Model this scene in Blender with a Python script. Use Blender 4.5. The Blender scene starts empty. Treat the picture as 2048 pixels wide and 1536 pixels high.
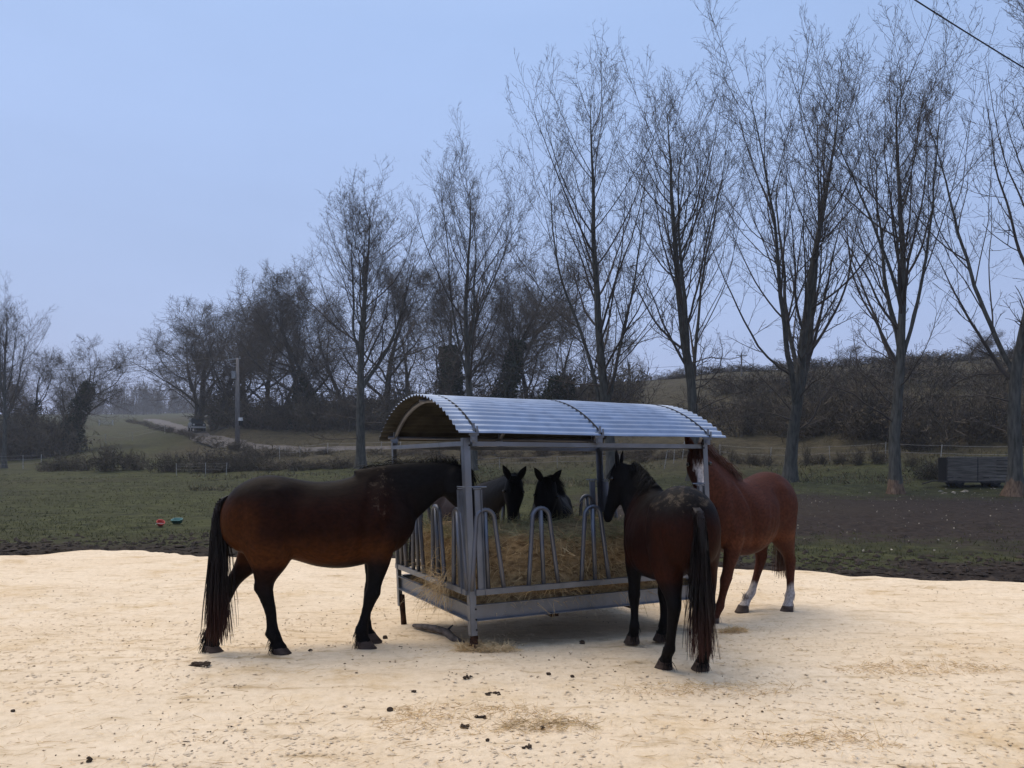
import bpy, bmesh, math, random
import numpy as np
from mathutils import Vector, Matrix
R = math.radians
rng = np.random.default_rng(11)
random.seed(11)
S = bpy.context.scene
COL = S.collection

# ------------------------------------------------------------------ camera, sky, sun, exposure
FPX, HOR, CAMZ = 1500.0, 925.0, 1.70          # focal length in photo pixels, horizon row, eye height
cam_d = bpy.data.cameras.new('camera'); cam = bpy.data.objects.new('camera', cam_d); COL.objects.link(cam)
cam.location = (0, 0, CAMZ); cam.rotation_euler = (R(90), 0, 0)
cam_d.sensor_width = 36; cam_d.lens = FPX/2048*36; cam_d.shift_y = (HOR-768)/2048
cam_d.clip_end = 5000; cam_d.clip_start = 0.05
S.camera = cam
SUN_EL, SUN_AZ = R(66), R(140)               # azimuth counter-clockwise from +X: light from behind the feeder, left
w = bpy.data.worlds.new('World'); S.world = w; w.use_nodes = True
nt = w.node_tree; nt.nodes.clear()
def N(nt, t, **kw):
    n = nt.nodes.new(t)
    for k, v in kw.items(): setattr(n, k, v)
    return n
o_ = N(nt, 'ShaderNodeOutputWorld'); bg = N(nt, 'ShaderNodeBackground'); bg.inputs[1].default_value = 0.1
sk = N(nt, 'ShaderNodeTexSky', sky_type='NISHITA', sun_disc=False)
sk.sun_elevation = SUN_EL; sk.sun_rotation = math.pi/2-SUN_AZ
sk.air_density = 1.6; sk.dust_density = 2.5
tc = N(nt, 'ShaderNodeTexCoord'); sx = N(nt, 'ShaderNodeSeparateXYZ'); nt.links.new(tc.outputs['Generated'], sx.inputs[0])
cr = N(nt, 'ShaderNodeValToRGB'); nt.links.new(sx.outputs[2], cr.inputs[0])
SKYK = 5.75
el = cr.color_ramp.elements
el[0].position = 0.0; el[0].color = (.395*SKYK, .475*SKYK, .78*SKYK, 1)
el[1].position = 1.0; el[1].color = (.60*SKYK, .76*SKYK, 1.10*SKYK, 1)
for p_, c_ in ((.10, (.375, .465, .77)), (.25, (.368, .48, .785)), (.5, (.362, .51, .845))):
    e_ = el.new(p_); e_.color = tuple(v*SKYK for v in c_)+(1,)
nz = N(nt, 'ShaderNodeTexNoise'); nz.inputs['Scale'].default_value = 2.2; nz.inputs['Detail'].default_value = 3
mpw = N(nt, 'ShaderNodeMapping'); mpw.inputs['Scale'].default_value = (1, 1, 3); nt.links.new(tc.outputs['Generated'], mpw.inputs[0]); nt.links.new(mpw.outputs[0], nz.inputs['Vector'])
mr = N(nt, 'ShaderNodeMapRange'); mr.inputs[1].default_value = .3; mr.inputs[2].default_value = .7; mr.inputs[3].default_value = .95; mr.inputs[4].default_value = 1.05
nt.links.new(nz.outputs[0], mr.inputs[0])
vm = N(nt, 'ShaderNodeVectorMath', operation='SCALE'); nt.links.new(cr.outputs[0], vm.inputs[0]); nt.links.new(mr.outputs[0], vm.inputs['Scale'])
mxw = N(nt, 'ShaderNodeMix', data_type='RGBA'); mxw.inputs[0].default_value = .12
nt.links.new(vm.outputs[0], mxw.inputs[6]); nt.links.new(sk.outputs[0], mxw.inputs[7])
nt.links.new(mxw.outputs[2], bg.inputs[0]); nt.links.new(bg.outputs[0], o_.inputs[0])
sd = bpy.data.lights.new('sun', 'SUN'); sun = bpy.data.objects.new('sun', sd); COL.objects.link(sun)
sd.energy = 1.5; sd.angle = R(60); sd.color = (1, .84, .62)
sv = Vector((math.cos(SUN_EL)*math.cos(SUN_AZ), math.cos(SUN_EL)*math.sin(SUN_AZ), math.sin(SUN_EL)))
sun.rotation_euler = sv.to_track_quat('Z', 'Y').to_euler(); sun.location = sv*60
S.view_settings.view_transform = 'Standard'; S.view_settings.look = 'None'
S.view_settings.exposure = 0.85; S.view_settings.gamma = 1; S.view_settings.use_curve_mapping = False
S.render.engine = 'CYCLES'
S.cycles.max_bounces = 6; S.cycles.diffuse_bounces = 3; S.cycles.glossy_bounces = 3; S.cycles.volume_bounces = 0
S.cycles.use_denoising = True

# ------------------------------------------------------------------ helpers
def tag(o, label=None, cat=None, group=None, kind=None):
    if label: o['label'] = label
    if cat: o['category'] = cat
    if group: o['group'] = group
    if kind: o['kind'] = kind
    return o
def empty(name, loc, rz=0.0):
    o = bpy.data.objects.new(name, None); COL.objects.link(o); o.location = loc; o.rotation_euler = (0, 0, rz)
    o.empty_display_size = .2
    return o
def mesh_np(name, V, F, mat=None, smooth=False, attrs=None):
    """V (n,3); F (m,3|4) int array, or list of such arrays"""
    me = bpy.data.meshes.new(name)
    V = np.ascontiguousarray(V, np.float32)
    Fs = F if isinstance(F, list) else [F]
    Fs = [np.asarray(f, np.int32) for f in Fs if len(f)]
    me.vertices.add(len(V)); me.vertices.foreach_set('co', V.ravel())
    nl = sum(f.size for f in Fs); npoly = sum(len(f) for f in Fs)
    me.loops.add(nl); me.loops.foreach_set('vertex_index', np.concatenate([f.ravel() for f in Fs]))
    me.polygons.add(npoly)
    tot = np.concatenate([np.full(len(f), f.shape[1], np.int32) for f in Fs])
    me.polygons.foreach_set('loop_start', np.concatenate([[0], np.cumsum(tot)[:-1]]).astype(np.int32))
    me.polygons.foreach_set('loop_total', tot)
    me.update(calc_edges=True)
    me.polygons.foreach_set('use_smooth', np.full(npoly, smooth))
    if attrs:
        for k, a in attrs.items():
            a = np.asarray(a, np.float32)
            if a.ndim == 1:
                at = me.attributes.new(k, 'FLOAT', 'POINT'); at.data.foreach_set('value', a)
            else:
                at = me.attributes.new(k, 'FLOAT_COLOR', 'POINT'); at.data.foreach_set('color', np.c_[a, np.ones(len(a))].astype(np.float32).ravel())
    if mat: me.materials.append(mat)
    return me
def obj(name, me, parent=None, loc=None, **kw):
    o = bpy.data.objects.new(name, me); COL.objects.link(o)
    if parent: o.parent = parent
    if loc is not None: o.location = loc
    if kw: tag(o, **kw)
    return o
def copy_tree(o, parent=None):
    c = o.copy(); COL.objects.link(c); c.parent = parent
    for ch in list(o.children): copy_tree(ch, c)
    return c
class MB:
    """collects boxes, tubes, lofts in numpy"""
    def __init__(s): s.V = []; s.Q = []; s.T = []; s.n = 0
    def add(s, V, Q=None, T=None):
        V = np.asarray(V, float).reshape(-1, 3)
        if Q is not None and len(Q): s.Q.append(np.asarray(Q)+s.n)
        if T is not None and len(T): s.T.append(np.asarray(T)+s.n)
        s.V.append(V); s.n += len(V)
    def box(s, c, size, rot=None, taper=1.0):
        c = np.asarray(c, float); h = np.asarray(size, float)/2
        v = np.array([[x, y, z] for z in (-1, 1) for y in (-1, 1) for x in (-1, 1)], float)
        v[4:, :2] *= taper
        v = v*h
        if rot is not None: v = v@np.asarray(rot).T
        s.add(v+c, [[0, 2, 3, 1], [4, 5, 7, 6], [0, 1, 5, 4], [2, 6, 7, 3], [0, 4, 6, 2], [1, 3, 7, 5]])
    def beam(s, a, b, w, h, up=(0, 0, 1)):
        """rectangular bar from a to b, w across, h along up"""
        a = np.asarray(a, float); b = np.asarray(b, float); t = b-a; L = np.linalg.norm(t); t /= L
        up = np.asarray(up, float); x = np.cross(t, up); x /= np.linalg.norm(x); u = np.cross(x, t)
        rot = np.array([x, t, u]).T
        s.box((a+b)/2, (w, L, h), rot)
    def tube(s, pts, r, n=8, cap=True, sx=1.0):
        pts = np.asarray(pts, float); m = len(pts); r = np.broadcast_to(np.asarray(r, float), (m,))
        t = np.gradient(pts, axis=0); t /= np.linalg.norm(t, axis=1)[:, None]+1e-12
        ref = np.array([0, 0, 1.]) if abs(t[:, 2]).mean() < .8 else np.array([1., 0, 0])
        x = np.cross(t, ref); x /= np.linalg.norm(x, axis=1)[:, None]+1e-12; y = np.cross(x, t)
        a = np.linspace(0, 2*np.pi, n, endpoint=False)
        V = pts[:, None]+r[:, None, None]*(np.cos(a)[None, :, None]*x[:, None]*sx+np.sin(a)[None, :, None]*y[:, None])
        i = np.arange(m-1)[:, None]*n; j = np.arange(n)[None]; k = (j+1) % n
        Q = np.stack([i+j, i+k, i+n+k, i+n+j], -1).reshape(-1, 4)
        V = V.reshape(-1, 3); T = []
        if cap:
            V = np.r_[V, pts[:1], pts[-1:]]; c0, c1 = m*n, m*n+1
            T = [[c0, (q+1) % n, q] for q in range(n)]+[[c1, (m-1)*n+q, (m-1)*n+(q+1) % n] for q in range(n)]
        s.add(V, Q, T)
    def rings(s, rr, cap=True):
        """rr (m,n,3): loft closed rings"""
        rr = np.asarray(rr, float); m, n = rr.shape[:2]
        i = np.arange(m-1)[:, None]*n; j = np.arange(n)[None]; k = (j+1) % n
        Q = np.stack([i+j, i+k, i+n+k, i+n+j], -1).reshape(-1, 4)
        V = rr.reshape(-1, 3); T = []
        if cap:
            V = np.r_[V, rr[:1].mean(1), rr[-1:].mean(1)]; c0, c1 = m*n, m*n+1
            T = [[c0, (q+1) % n, q] for q in range(n)]+[[c1, (m-1)*n+q, (m-1)*n+(q+1) % n] for q in range(n)]
        s.add(V, Q, T)
    def ball(s, c, r, n=8, m=6):
        th = np.linspace(0, np.pi, m+1)[1:-1]; a = np.linspace(0, 2*np.pi, n, endpoint=False)
        r = np.broadcast_to(np.asarray(r, float), (3,))
        rr = np.stack([np.sin(th)[:, None]*np.cos(a)[None], np.sin(th)[:, None]*np.sin(a)[None], np.broadcast_to(np.cos(th)[:, None], (m-1, n))], -1)*r+np.asarray(c)
        s.rings(rr[::-1])
    def mesh(s, name, mat, smooth=False, off=None, attrs=None):
        V = np.concatenate(s.V)
        if off is not None: V = V-np.asarray(off)
        F = []
        if s.Q: F.append(np.concatenate(s.Q))
        if s.T: F.append(np.concatenate(s.T))
        return mesh_np(name, V, F, mat, smooth, attrs)
    def build(s, name, mat, parent=None, smooth=False, off=None, **kw):
        return obj(name, s.mesh(name, mat, smooth, off), parent, **kw)

_P = np.random.default_rng(5).random((256, 256))
def vnoise(x, y, seed=0):
    x = np.asarray(x, float)+seed*17.3; y = np.asarray(y, float)+seed*9.7
    xi = np.floor(x).astype(int); yi = np.floor(y).astype(int); fx = x-xi; fy = y-yi
    fx = fx*fx*(3-2*fx); fy = fy*fy*(3-2*fy)
    a = _P[xi & 255, yi & 255]; b = _P[(xi+1) & 255, yi & 255]; c = _P[xi & 255, (yi+1) & 255]; d = _P[(xi+1) & 255, (yi+1) & 255]
    return (a*(1-fx)+b*fx)*(1-fy)+(c*(1-fx)+d*fx)*fy
def fbm(x, y, octv=4, seed=0):
    s = 0; a = .5
    for k in range(octv):
        s = s+a*vnoise(x*2**k, y*2**k, seed+k); a *= .5
    return s/(1-.5**octv)
def sstep(a, b, x):
    t = np.clip((x-a)/(b-a), 0, 1); return t*t*(3-2*t)

# ---- materials
MATS = {}
def mat(name, col, rough=.8, spec=.3, metal=0.0, var=.25, vscale=6, bump=0, bscale=40, stretch=(1, 1, 1), col2=None, coord='Object', attr=None, detail=5):
    m = bpy.data.materials.new(name); m.use_nodes = True; t = m.node_tree; b = t.nodes['Principled BSDF']
    b.inputs['Roughness'].default_value = rough; b.inputs['Metallic'].default_value = metal
    b.inputs['Specular IOR Level'].default_value = spec
    c = N(t, 'ShaderNodeTexCoord'); mp = N(t, 'ShaderNodeMapping'); mp.inputs['Scale'].default_value = stretch
    t.links.new(c.outputs[coord], mp.inputs[0])
    n1 = N(t, 'ShaderNodeTexNoise'); n1.inputs['Scale'].default_value = vscale; n1.inputs['Detail'].default_value = detail
    t.links.new(mp.outputs[0], n1.inputs['Vector'])
    r = N(t, 'ShaderNodeValToRGB'); t.links.new(n1.outputs[0], r.inputs[0])
    if col2 is None: lo = tuple(v*(1-var) for v in col); hi = tuple(min(1, v*(1+var)) for v in col)
    else: lo, hi = col, col2
    r.color_ramp.elements[0].position = .33; r.color_ramp.elements[1].position = .67
    r.color_ramp.elements[0].color = lo+(1,); r.color_ramp.elements[1].color = hi+(1,)
    out = r.outputs[0]
    if attr:
        a = N(t, 'ShaderNodeAttribute', attribute_name=attr); mm = N(t, 'ShaderNodeMix', data_type='RGBA', blend_type='MULTIPLY'); mm.inputs[0].default_value = 1
        t.links.new(a.outputs['Color'], mm.inputs[6]); t.links.new(out, mm.inputs[7]); out = mm.outputs[2]
    t.links.new(out, b.inputs['Base Color'])
    if bump:
        n2 = N(t, 'ShaderNodeTexNoise'); n2.inputs['Scale'].default_value = bscale; n2.inputs['Detail'].default_value = 4
        t.links.new(mp.outputs[0], n2.inputs['Vector'])
        bp = N(t, 'ShaderNodeBump'); bp.inputs['Strength'].default_value = bump; bp.inputs['Distance'].default_value = .02
        t.links.new(n2.outputs[0], bp.inputs['Height']); t.links.new(bp.outputs[0], b.inputs['Normal'])
    MATS[name] = m
    return m
M_bark = mat('poplar_bark', (.045, .043, .036), .9, .15, col2=(.11, .105, .09), vscale=3, stretch=(3, 3, .5), bump=.8, bscale=9)
M_twig = mat('poplar_twig', (.060, .050, .042), .85, .12, col2=(.105, .085, .07), vscale=.6)
M_oakbark = mat('wood_bark', (.03, .028, .022), .9, .15, col2=(.07, .062, .048), vscale=2, stretch=(3, 3, .6), bump=.6, bscale=8)
M_oaktwig = mat('wood_twig', (.06, .05, .04), .9, .1, col2=(.115, .093, .07), vscale=.4)
M_brush = mat('brush_twig', (.05, .042, .032), .9, .1, col2=(.135, .11, .08), vscale=.5)
M_ivy = mat('ivy_leaf', (.006, .011, .004), .6, .2, col2=(.020, .032, .010), vscale=1.5)
M_brown = mat('dead_leaf', (.05, .039, .025), .9, .1, col2=(.125, .098, .062), vscale=.8)
M_hedge = mat('hedge_leaf', (.03, .03, .015), .8, .15, col2=(.075, .065, .035), vscale=.7)

def bark_bare():
    m = M_bark.copy(); m.name = 'poplar_bark_gnawed'; t = m.node_tree; b = t.nodes['Principled BSDF']
    src = b.inputs['Base Color'].links[0].from_socket
    c = N(t, 'ShaderNodeTexCoord'); s = N(t, 'ShaderNodeSeparateXYZ'); t.links.new(c.outputs['Object'], s.inputs[0])
    n = N(t, 'ShaderNodeTexNoise'); n.inputs['Scale'].default_value = 1.7; t.links.new(c.outputs['Object'], n.inputs['Vector'])
    ma = N(t, 'ShaderNodeMath', operation='MULTIPLY_ADD'); ma.inputs[1].default_value = 1.5; t.links.new(n.outputs[0], ma.inputs[0]); t.links.new(s.outputs[2], ma.inputs[2])
    mr = N(t, 'ShaderNodeMapRange'); mr.inputs[1].default_value = 1.42; mr.inputs[2].default_value = 1.56; mr.inputs[3].default_value = 1; mr.inputs[4].default_value = 0; t.links.new(ma.outputs[0], mr.inputs[0])
    n3 = N(t, 'ShaderNodeTexNoise'); n3.inputs['Scale'].default_value = 6; mp = N(t, 'ShaderNodeMapping'); mp.inputs['Scale'].default_value = (2, 2, .4)
    t.links.new(c.outputs['Object'], mp.inputs[0]); t.links.new(mp.outputs[0], n3.inputs['Vector'])
    r = N(t, 'ShaderNodeValToRGB'); r.color_ramp.elements[0].position = .3; r.color_ramp.elements[1].position = .7
    r.color_ramp.elements[0].color = (.075, .045, .03, 1); r.color_ramp.elements[1].color = (.22, .15, .10, 1); t.links.new(n3.outputs[0], r.inputs[0])
    mx = N(t, 'ShaderNodeMix', data_type='RGBA'); t.links.new(mr.outputs[0], mx.inputs[0]); t.links.new(src, mx.inputs[6]); t.links.new(r.outputs[0], mx.inputs[7])
    t.links.new(mx.outputs[2], b.inputs['Base Color'])
    return m
M_bare = bark_bare()

# ------------------------------------------------------------------ terrain
KN = [  # photo column: (distance, photo row) of ground seen there
 (-300, [(30, 1015), (60, 948), (90, 935), (120, 915), (200, 860), (400, 832), (650, 826)]),
 (0,    [(30, 1015), (60, 949), (86, 939), (105, 920), (160, 870), (300, 838), (650, 826)]),
 (250,  [(30, 1015), (60, 948), (70, 940), (95, 906), (140, 870), (190, 846), (300, 836), (650, 826)]),
 (400,  [(30, 1015), (60, 951), (80, 922), (100, 893), (130, 863), (190, 843), (300, 832), (650, 824)]),
 (470,  [(30, 1015), (60, 950), (75, 925), (88, 895), (96, 888), (110, 862), (130, 840), (200, 820), (650, 815)]),
 (760,  [(30, 1012), (58, 944), (70, 915), (78, 899), (86, 893), (95, 868), (110, 845), (200, 810), (650, 800)]),
 (1000, [(28, 1020), (55, 948), (66, 918), (74, 900), (82, 884), (95, 858), (150, 815), (650, 800)]),
 (1240, [(26, 1025), (50, 955), (60, 920), (72, 880), (85, 842), (105, 796), (150, 764), (650, 764)]),
 (1500, [(25, 1030), (46, 962), (56, 912), (64, 874), (75, 825), (95, 772), (130, 742), (650, 742)]),
 (1800, [(23, 1040), (38, 985), (46, 936), (54, 894), (66, 815), (85, 755), (115, 727), (650, 727)]),
 (2048, [(22, 1045), (36, 990), (43, 945), (50, 898), (62, 815), (80, 745), (105, 713), (650, 713)]),
 (2400, [(21, 1050), (34, 992), (42, 945), (50, 898), (62, 810), (80, 735), (105, 700), (650, 700)])]
DD = np.concatenate([np.linspace(0.02, 20, 120), np.geomspace(20.3, 650, 260)])
def base_z(y): return .06-.16*sstep(6.0, 8.6, y)
tabz = []
for u_, kk in KN:
    ds = [0, 8.6, 18]+[k[0] for k in kk]
    zs = [-.1, -.1, -.1]+[CAMZ-(k[1]-HOR)/FPX*k[0] for k in kk]
    z = np.interp(DD, ds, zs)
    for _ in range(6): z[1:-1] = (z[:-2]+2*z[1:-1]+z[2:])/4
    tabz.append(z)
tabz = np.array(tabz); tabu = np.array([k[0] for k in KN], float)
def T(x, y):
    """height of the natural ground"""
    x = np.asarray(x, float); y = np.asarray(y, float)
    r = np.hypot(x, y); d = np.maximum(y, r*.55)
    u = np.clip(1024+FPX*x/np.maximum(d, .05), -300, 2400)
    iu = np.clip(np.searchsorted(tabu, u)-1, 0, len(tabu)-2); fu = (u-tabu[iu])/(tabu[iu+1]-tabu[iu]); fu = fu*fu*(3-2*fu)
    jd = np.clip(np.searchsorted(DD, d)-1, 0, len(DD)-2); fd = np.clip((d-DD[jd])/(DD[jd+1]-DD[jd]), 0, 1)
    z = (tabz[iu, jd]*(1-fd)+tabz[iu, jd+1]*fd)*(1-fu)+(tabz[iu+1, jd]*(1-fd)+tabz[iu+1, jd+1]*fd)*fu
    z = z+(fbm(x*.25, y*.25, 3, 2)-.5)*.5*sstep(22, 60, d)
    near = base_z(y)
    return np.where(d < 18, near*sstep(18, 12, d)+z*(1-sstep(18, 12, d)), z)
def at(px, d, dz=0.0):
    x = (px-1024)/FPX*d; return np.array([x, d, float(T(x, d))+dz])
def on(px, py, d0=3, d1=400):
    """point where the ground shows at a photo position"""
    ds = np.geomspace(d0, d1, 3000); xs = (px-1024)/FPX*ds; zs = T(xs, ds)
    rows = HOR+(CAMZ-zs)/ds*FPX
    i = int(np.argmax(rows <= py)); return np.array([xs[i], ds[i], zs[i]])
EDGE = np.array([(-900, 1122), (-300, 1116), (0, 1114), (60, 1112), (110, 1107), (170, 1103), (260, 1101), (330, 1105), (400, 1114), (470, 1117), (600, 1118), (760, 1119), (1000, 1122), (1250, 1128), (1460, 1136), (1560, 1141), (1620, 1146), (1690, 1155), (1790, 1158), (1860, 1163), (1960, 1163), (2048, 1169), (2400, 1176), (3000, 1182)], float)
ye = 1.80*FPX/(EDGE[:, 1]-HOR); xe = (EDGE[:, 0]-1024)/FPX*ye
def edge_y(x):
    return np.interp(x, xe, ye)+(fbm(np.asarray(x)*1.3, 0*np.asarray(x), 3, 8)-.5)*.5
ang = np.concatenate([np.linspace(-180, -50, 40, endpoint=False), np.linspace(-50, 50, 320), np.linspace(50, 180, 41)[1:]])
A_, D_ = np.meshgrid(np.radians(ang), np.concatenate([np.linspace(.05, 9, 14), np.linspace(9.1, 22, 120), np.geomspace(22.15, 640, 170)]), indexing='ij')
cosA = np.cos(A_); rr_ = D_/np.maximum(cosA, .62)
GX = np.sin(A_)*rr_; GY = np.cos(A_)*rr_
rr_ = np.minimum(rr_, 640); GX = np.sin(A_)*rr_; GY = np.cos(A_)*rr_
GZ = T(GX, GY)
eY = edge_y(GX); dist_e = GY-eY
mud = sstep(3.2, .2, dist_e-(fbm(GX*.5, GY*.5, 3, 4)-.5)*4)*(dist_e > -3)
uu = 1024+FPX*GX/np.maximum(GY, .1)
poach = sstep(1000, 1350, uu)*np.exp(-((GY-27-(uu-1600)*-.006)/9)**2)*1.0*(GY > 0)
mud = np.clip(np.maximum(mud, poach*(.55+1.1*fbm(GX*.4, GY*.8, 3, 9))), 0, 1)
GZ = GZ+mud*(fbm(GX*2.2, GY*2.2, 4, 3)-.5)*.22*sstep(40, 20, GY)+(fbm(GX*1.5, GY*1.5, 3, 6)-.5)*.07*sstep(60, 10, D_)
GZ = np.where((dist_e < .0) & (np.abs(GX) < 30) & (D_ < 25), GZ-.12, GZ)
n0, n1 = A_.shape
i, j = np.meshgrid(np.arange(n0-1), np.arange(n1-1), indexing='ij'); a0 = i*n1+j
Q = np.stack([a0, a0+1, a0+n1+1, a0+n1], -1).reshape(-1, 4)[:, ::-1]
dry = fbm(GX*.05, GY*.05, 3, 12)*.9+.45*sstep(40, 52, D_)*sstep(800, 1100, uu)+.55*sstep(58, 78, D_)*sstep(300, 520, uu)+.2*sstep(50, 70, D_)+.5*sstep(46, 54, D_)*sstep(1250, 1480, uu)
def ground_mat():
    m = bpy.data.materials.new('meadow_turf'); m.use_nodes = True; t = m.node_tree; b = t.nodes['Principled BSDF']
    b.inputs['Roughness'].default_value = .95; b.inputs['Specular IOR Level'].default_value = .1
    c = N(t, 'ShaderNodeTexCoord')
    def noise(sc, det=6, st=(1, 1, 1)):
        mp = N(t, 'ShaderNodeMapping'); mp.inputs['Scale'].default_value = st; t.links.new(c.outputs['Object'], mp.inputs[0])
        n = N(t, 'ShaderNodeTexNoise'); n.inputs['Scale'].default_value = sc; n.inputs['Detail'].default_value = det; n.inputs['Roughness'].default_value = .65
        t.links.new(mp.outputs[0], n.inputs['Vector']); return n
    def ramp(src, *st):
        r = N(t, 'ShaderNodeValToRGB'); e = r.color_ramp.elements
        e[0].position, e[0].color = st[0][0], st[0][1]+(1,); e[1].position, e[1].color = st[-1][0], st[-1][1]+(1,)
        for p, cc in st[1:-1]:
            q = e.new(p); q.color = cc+(1,)
        t.links.new(src, r.inputs[0]); return r
    g = ramp(noise(1.6, 9).outputs[0], (.3, (.022, .022, .012)), (.47, (.042, .044, .020)), (.6, (.060, .062, .027)), (.75, (.10, .094, .048)))
    big = ramp(noise(.11, 4).outputs[0], (.3, (.75, .72, .75)), (.7, (1.2, 1.25, 1.1)))
    mm = N(t, 'ShaderNodeMix', data_type='RGBA', blend_type='MULTIPLY'); mm.inputs[0].default_value = 1
    t.links.new(g.outputs[0], mm.inputs[6]); t.links.new(big.outputs[0], mm.inputs[7])
    br = ramp(noise(5, 8).outputs[0], (.3, (.014, .010, .009)), (.55, (.034, .026, .021)), (.75, (.06, .048, .038)))
    a = N(t, 'ShaderNodeAttribute', attribute_name='mud'); nn = noise(2.5, 6)
    ad = N(t, 'ShaderNodeMath', operation='MULTIPLY_ADD'); ad.inputs[1].default_value = .9; t.links.new(nn.outputs[0], ad.inputs[0]); t.links.new(a.outputs['Fac'], ad.inputs[2])
    mr = N(t, 'ShaderNodeMapRange'); mr.inputs[1].default_value = .72; mr.inputs[2].default_value = 1.02; t.links.new(ad.outputs[0], mr.inputs[0])
    mx = N(t, 'ShaderNodeMix', data_type='RGBA'); t.links.new(mr.outputs[0], mx.inputs[0]); t.links.new(mm.outputs[2], mx.inputs[6]); t.links.new(br.outputs[0], mx.inputs[7])
    dr = ramp(noise(1.2, 8).outputs[0], (.35, (.026, .023, .013)), (.65, (.075, .063, .038)))
    ad2 = N(t, 'ShaderNodeAttribute', attribute_name='dry'); mr2 = N(t, 'ShaderNodeMapRange'); mr2.inputs[1].default_value = .62; mr2.inputs[2].default_value = 1.1; t.links.new(ad2.outputs['Fac'], mr2.inputs[0])
    mx2 = N(t, 'ShaderNodeMix', data_type='RGBA'); t.links.new(mr2.outputs[0], mx2.inputs[0]); t.links.new(mx.outputs[2], mx2.inputs[6]); t.links.new(dr.outputs[0], mx2.inputs[7])
    t.links.new(mx2.outputs[2], b.inputs['Base Color'])
    bp = N(t, 'ShaderNodeBump'); bp.inputs['Strength'].default_value = 1; bp.inputs['Distance'].default_value = .12
    t.links.new(noise(3.5, 8).outputs[0], bp.inputs['Height']); t.links.new(bp.outputs[0], b.inputs['Normal'])
    return m
M_turf = ground_mat()
gm = mesh_np('meadow', np.c_[GX.ravel(), GY.ravel(), GZ.ravel()], Q, M_turf, True, {'mud': mud.ravel(), 'dry': dry.ravel()})
obj('meadow', gm, kind='structure')

# sand pad -----------------------------------------------------------------
xs = np.linspace(-15, 15, 340)
tt = np.concatenate([np.linspace(0, .30, 40, endpoint=False), np.linspace(.30, 1, 250)])
SXg, TTg = np.meshgrid(xs, tt, indexing='ij')
EY = edge_y(SXg); SYg = -5+(EY+5)*TTg
def sand_z(x, y):
    return base_z(y)+(fbm(x*.8, y*.8, 3, 21)-.5)*.05+(fbm(x*4, y*4, 3, 22)-.5)*.022
SZg = sand_z(SXg, SYg)
hp = vnoise(SXg*6.5, SYg*6.5, 31); SZg -= .022*sstep(.72, .95, hp)
SZg += (fbm(SXg*14, SYg*14, 2, 23)-.5)*.010
SZg += .05*sstep(.9, .0, EY-SYg)*fbm(SXg*2, SYg*2, 2, 24)
SZg = np.where(TTg > .9985, SZg-.18, SZg)
n0, n1 = SXg.shape; i, j = np.meshgrid(np.arange(n0-1), np.arange(n1-1), indexing='ij'); a0 = i*n1+j
Q = np.stack([a0, a0+1, a0+n1+1, a0+n1], -1).reshape(-1, 4)[:, ::-1]
def sand_mat():
    m = bpy.data.materials.new('pale_sand'); m.use_nodes = True; t = m.node_tree; b = t.nodes['Principled BSDF']
    b.inputs['Roughness'].default_value = .95; b.inputs['Specular IOR Level'].default_value = .08
    c = N(t, 'ShaderNodeTexCoord')
    def noise(sc, det=6, st=(1, 1, 1), ro=.6):
        mp = N(t, 'ShaderNodeMapping'); mp.inputs['Scale'].default_value = st; t.links.new(c.outputs['Object'], mp.inputs[0])
        n = N(t, 'ShaderNodeTexNoise'); n.inputs['Scale'].default_value = sc; n.inputs['Detail'].default_value = det; n.inputs['Roughness'].default_value = ro
        t.links.new(mp.outputs[0], n.inputs['Vector']); return n.outputs[0]
    def ramp(src, *st):
        r = N(t, 'ShaderNodeValToRGB'); e = r.color_ramp.elements
        e[0].position, e[0].color = st[0][0], st[0][1]+(1,); e[1].position, e[1].color = st[-1][0], st[-1][1]+(1,)
        for p, cc in st[1:-1]:
            q = e.new(p); q.color = cc+(1,)
        t.links.new(src, r.inputs[0]); return r.outputs[0]
    def mul(a, bb, f=1):
        mm = N(t, 'ShaderNodeMix', data_type='RGBA', blend_type='MULTIPLY'); mm.inputs[0].default_value = f
        t.links.new(a, mm.inputs[6]); t.links.new(bb, mm.inputs[7]); return mm.outputs[2]
    base = ramp(noise(.55, 5), (.3, (.715, .57, .395)), (.5, (.755, .615, .44)), (.7, (.785, .65, .475)))
    fine = ramp(noise(13, 8, ro=.72), (.28, (.70, .66, .60)), (.42, (.94, .93, .91)), (.6, (1.04, 1.04, 1.04)))
    streak = ramp(noise(3.2, 6, (.5, 2.2, 1), .65), (.30, (.66, .60, .50)), (.42, (.95, .94, .92)), (.55, (1, 1, 1)))
    damp = ramp(noise(.8, 6, (1, 1, 1), .75), (.30, (.74, .65, .50)), (.38, (.92, .88, .80)), (.46, (1, 1, 1)))
    speck = ramp(noise(26, 4, ro=.6), (.23, (.5, .43, .35)), (.30, (1, 1, 1)))
    o = mul(mul(mul(mul(base, fine), streak), damp, .8), speck)
    t.links.new(o, b.inputs['Base Color'])
    bp = N(t, 'ShaderNodeBump'); bp.inputs['Strength'].default_value = .9; bp.inputs['Distance'].default_value = .02
    t.links.new(noise(22, 8, ro=.7), bp.inputs['Height']); t.links.new(bp.outputs[0], b.inputs['Normal'])
    return m
M_sand = sand_mat()
obj('sand', mesh_np('sand', np.c_[SXg.ravel(), SYg.ravel(), SZg.ravel()], Q, M_sand, True), kind='structure')
def gz(x, y): return float(sand_z(np.array(x), np.array(y)))

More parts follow.
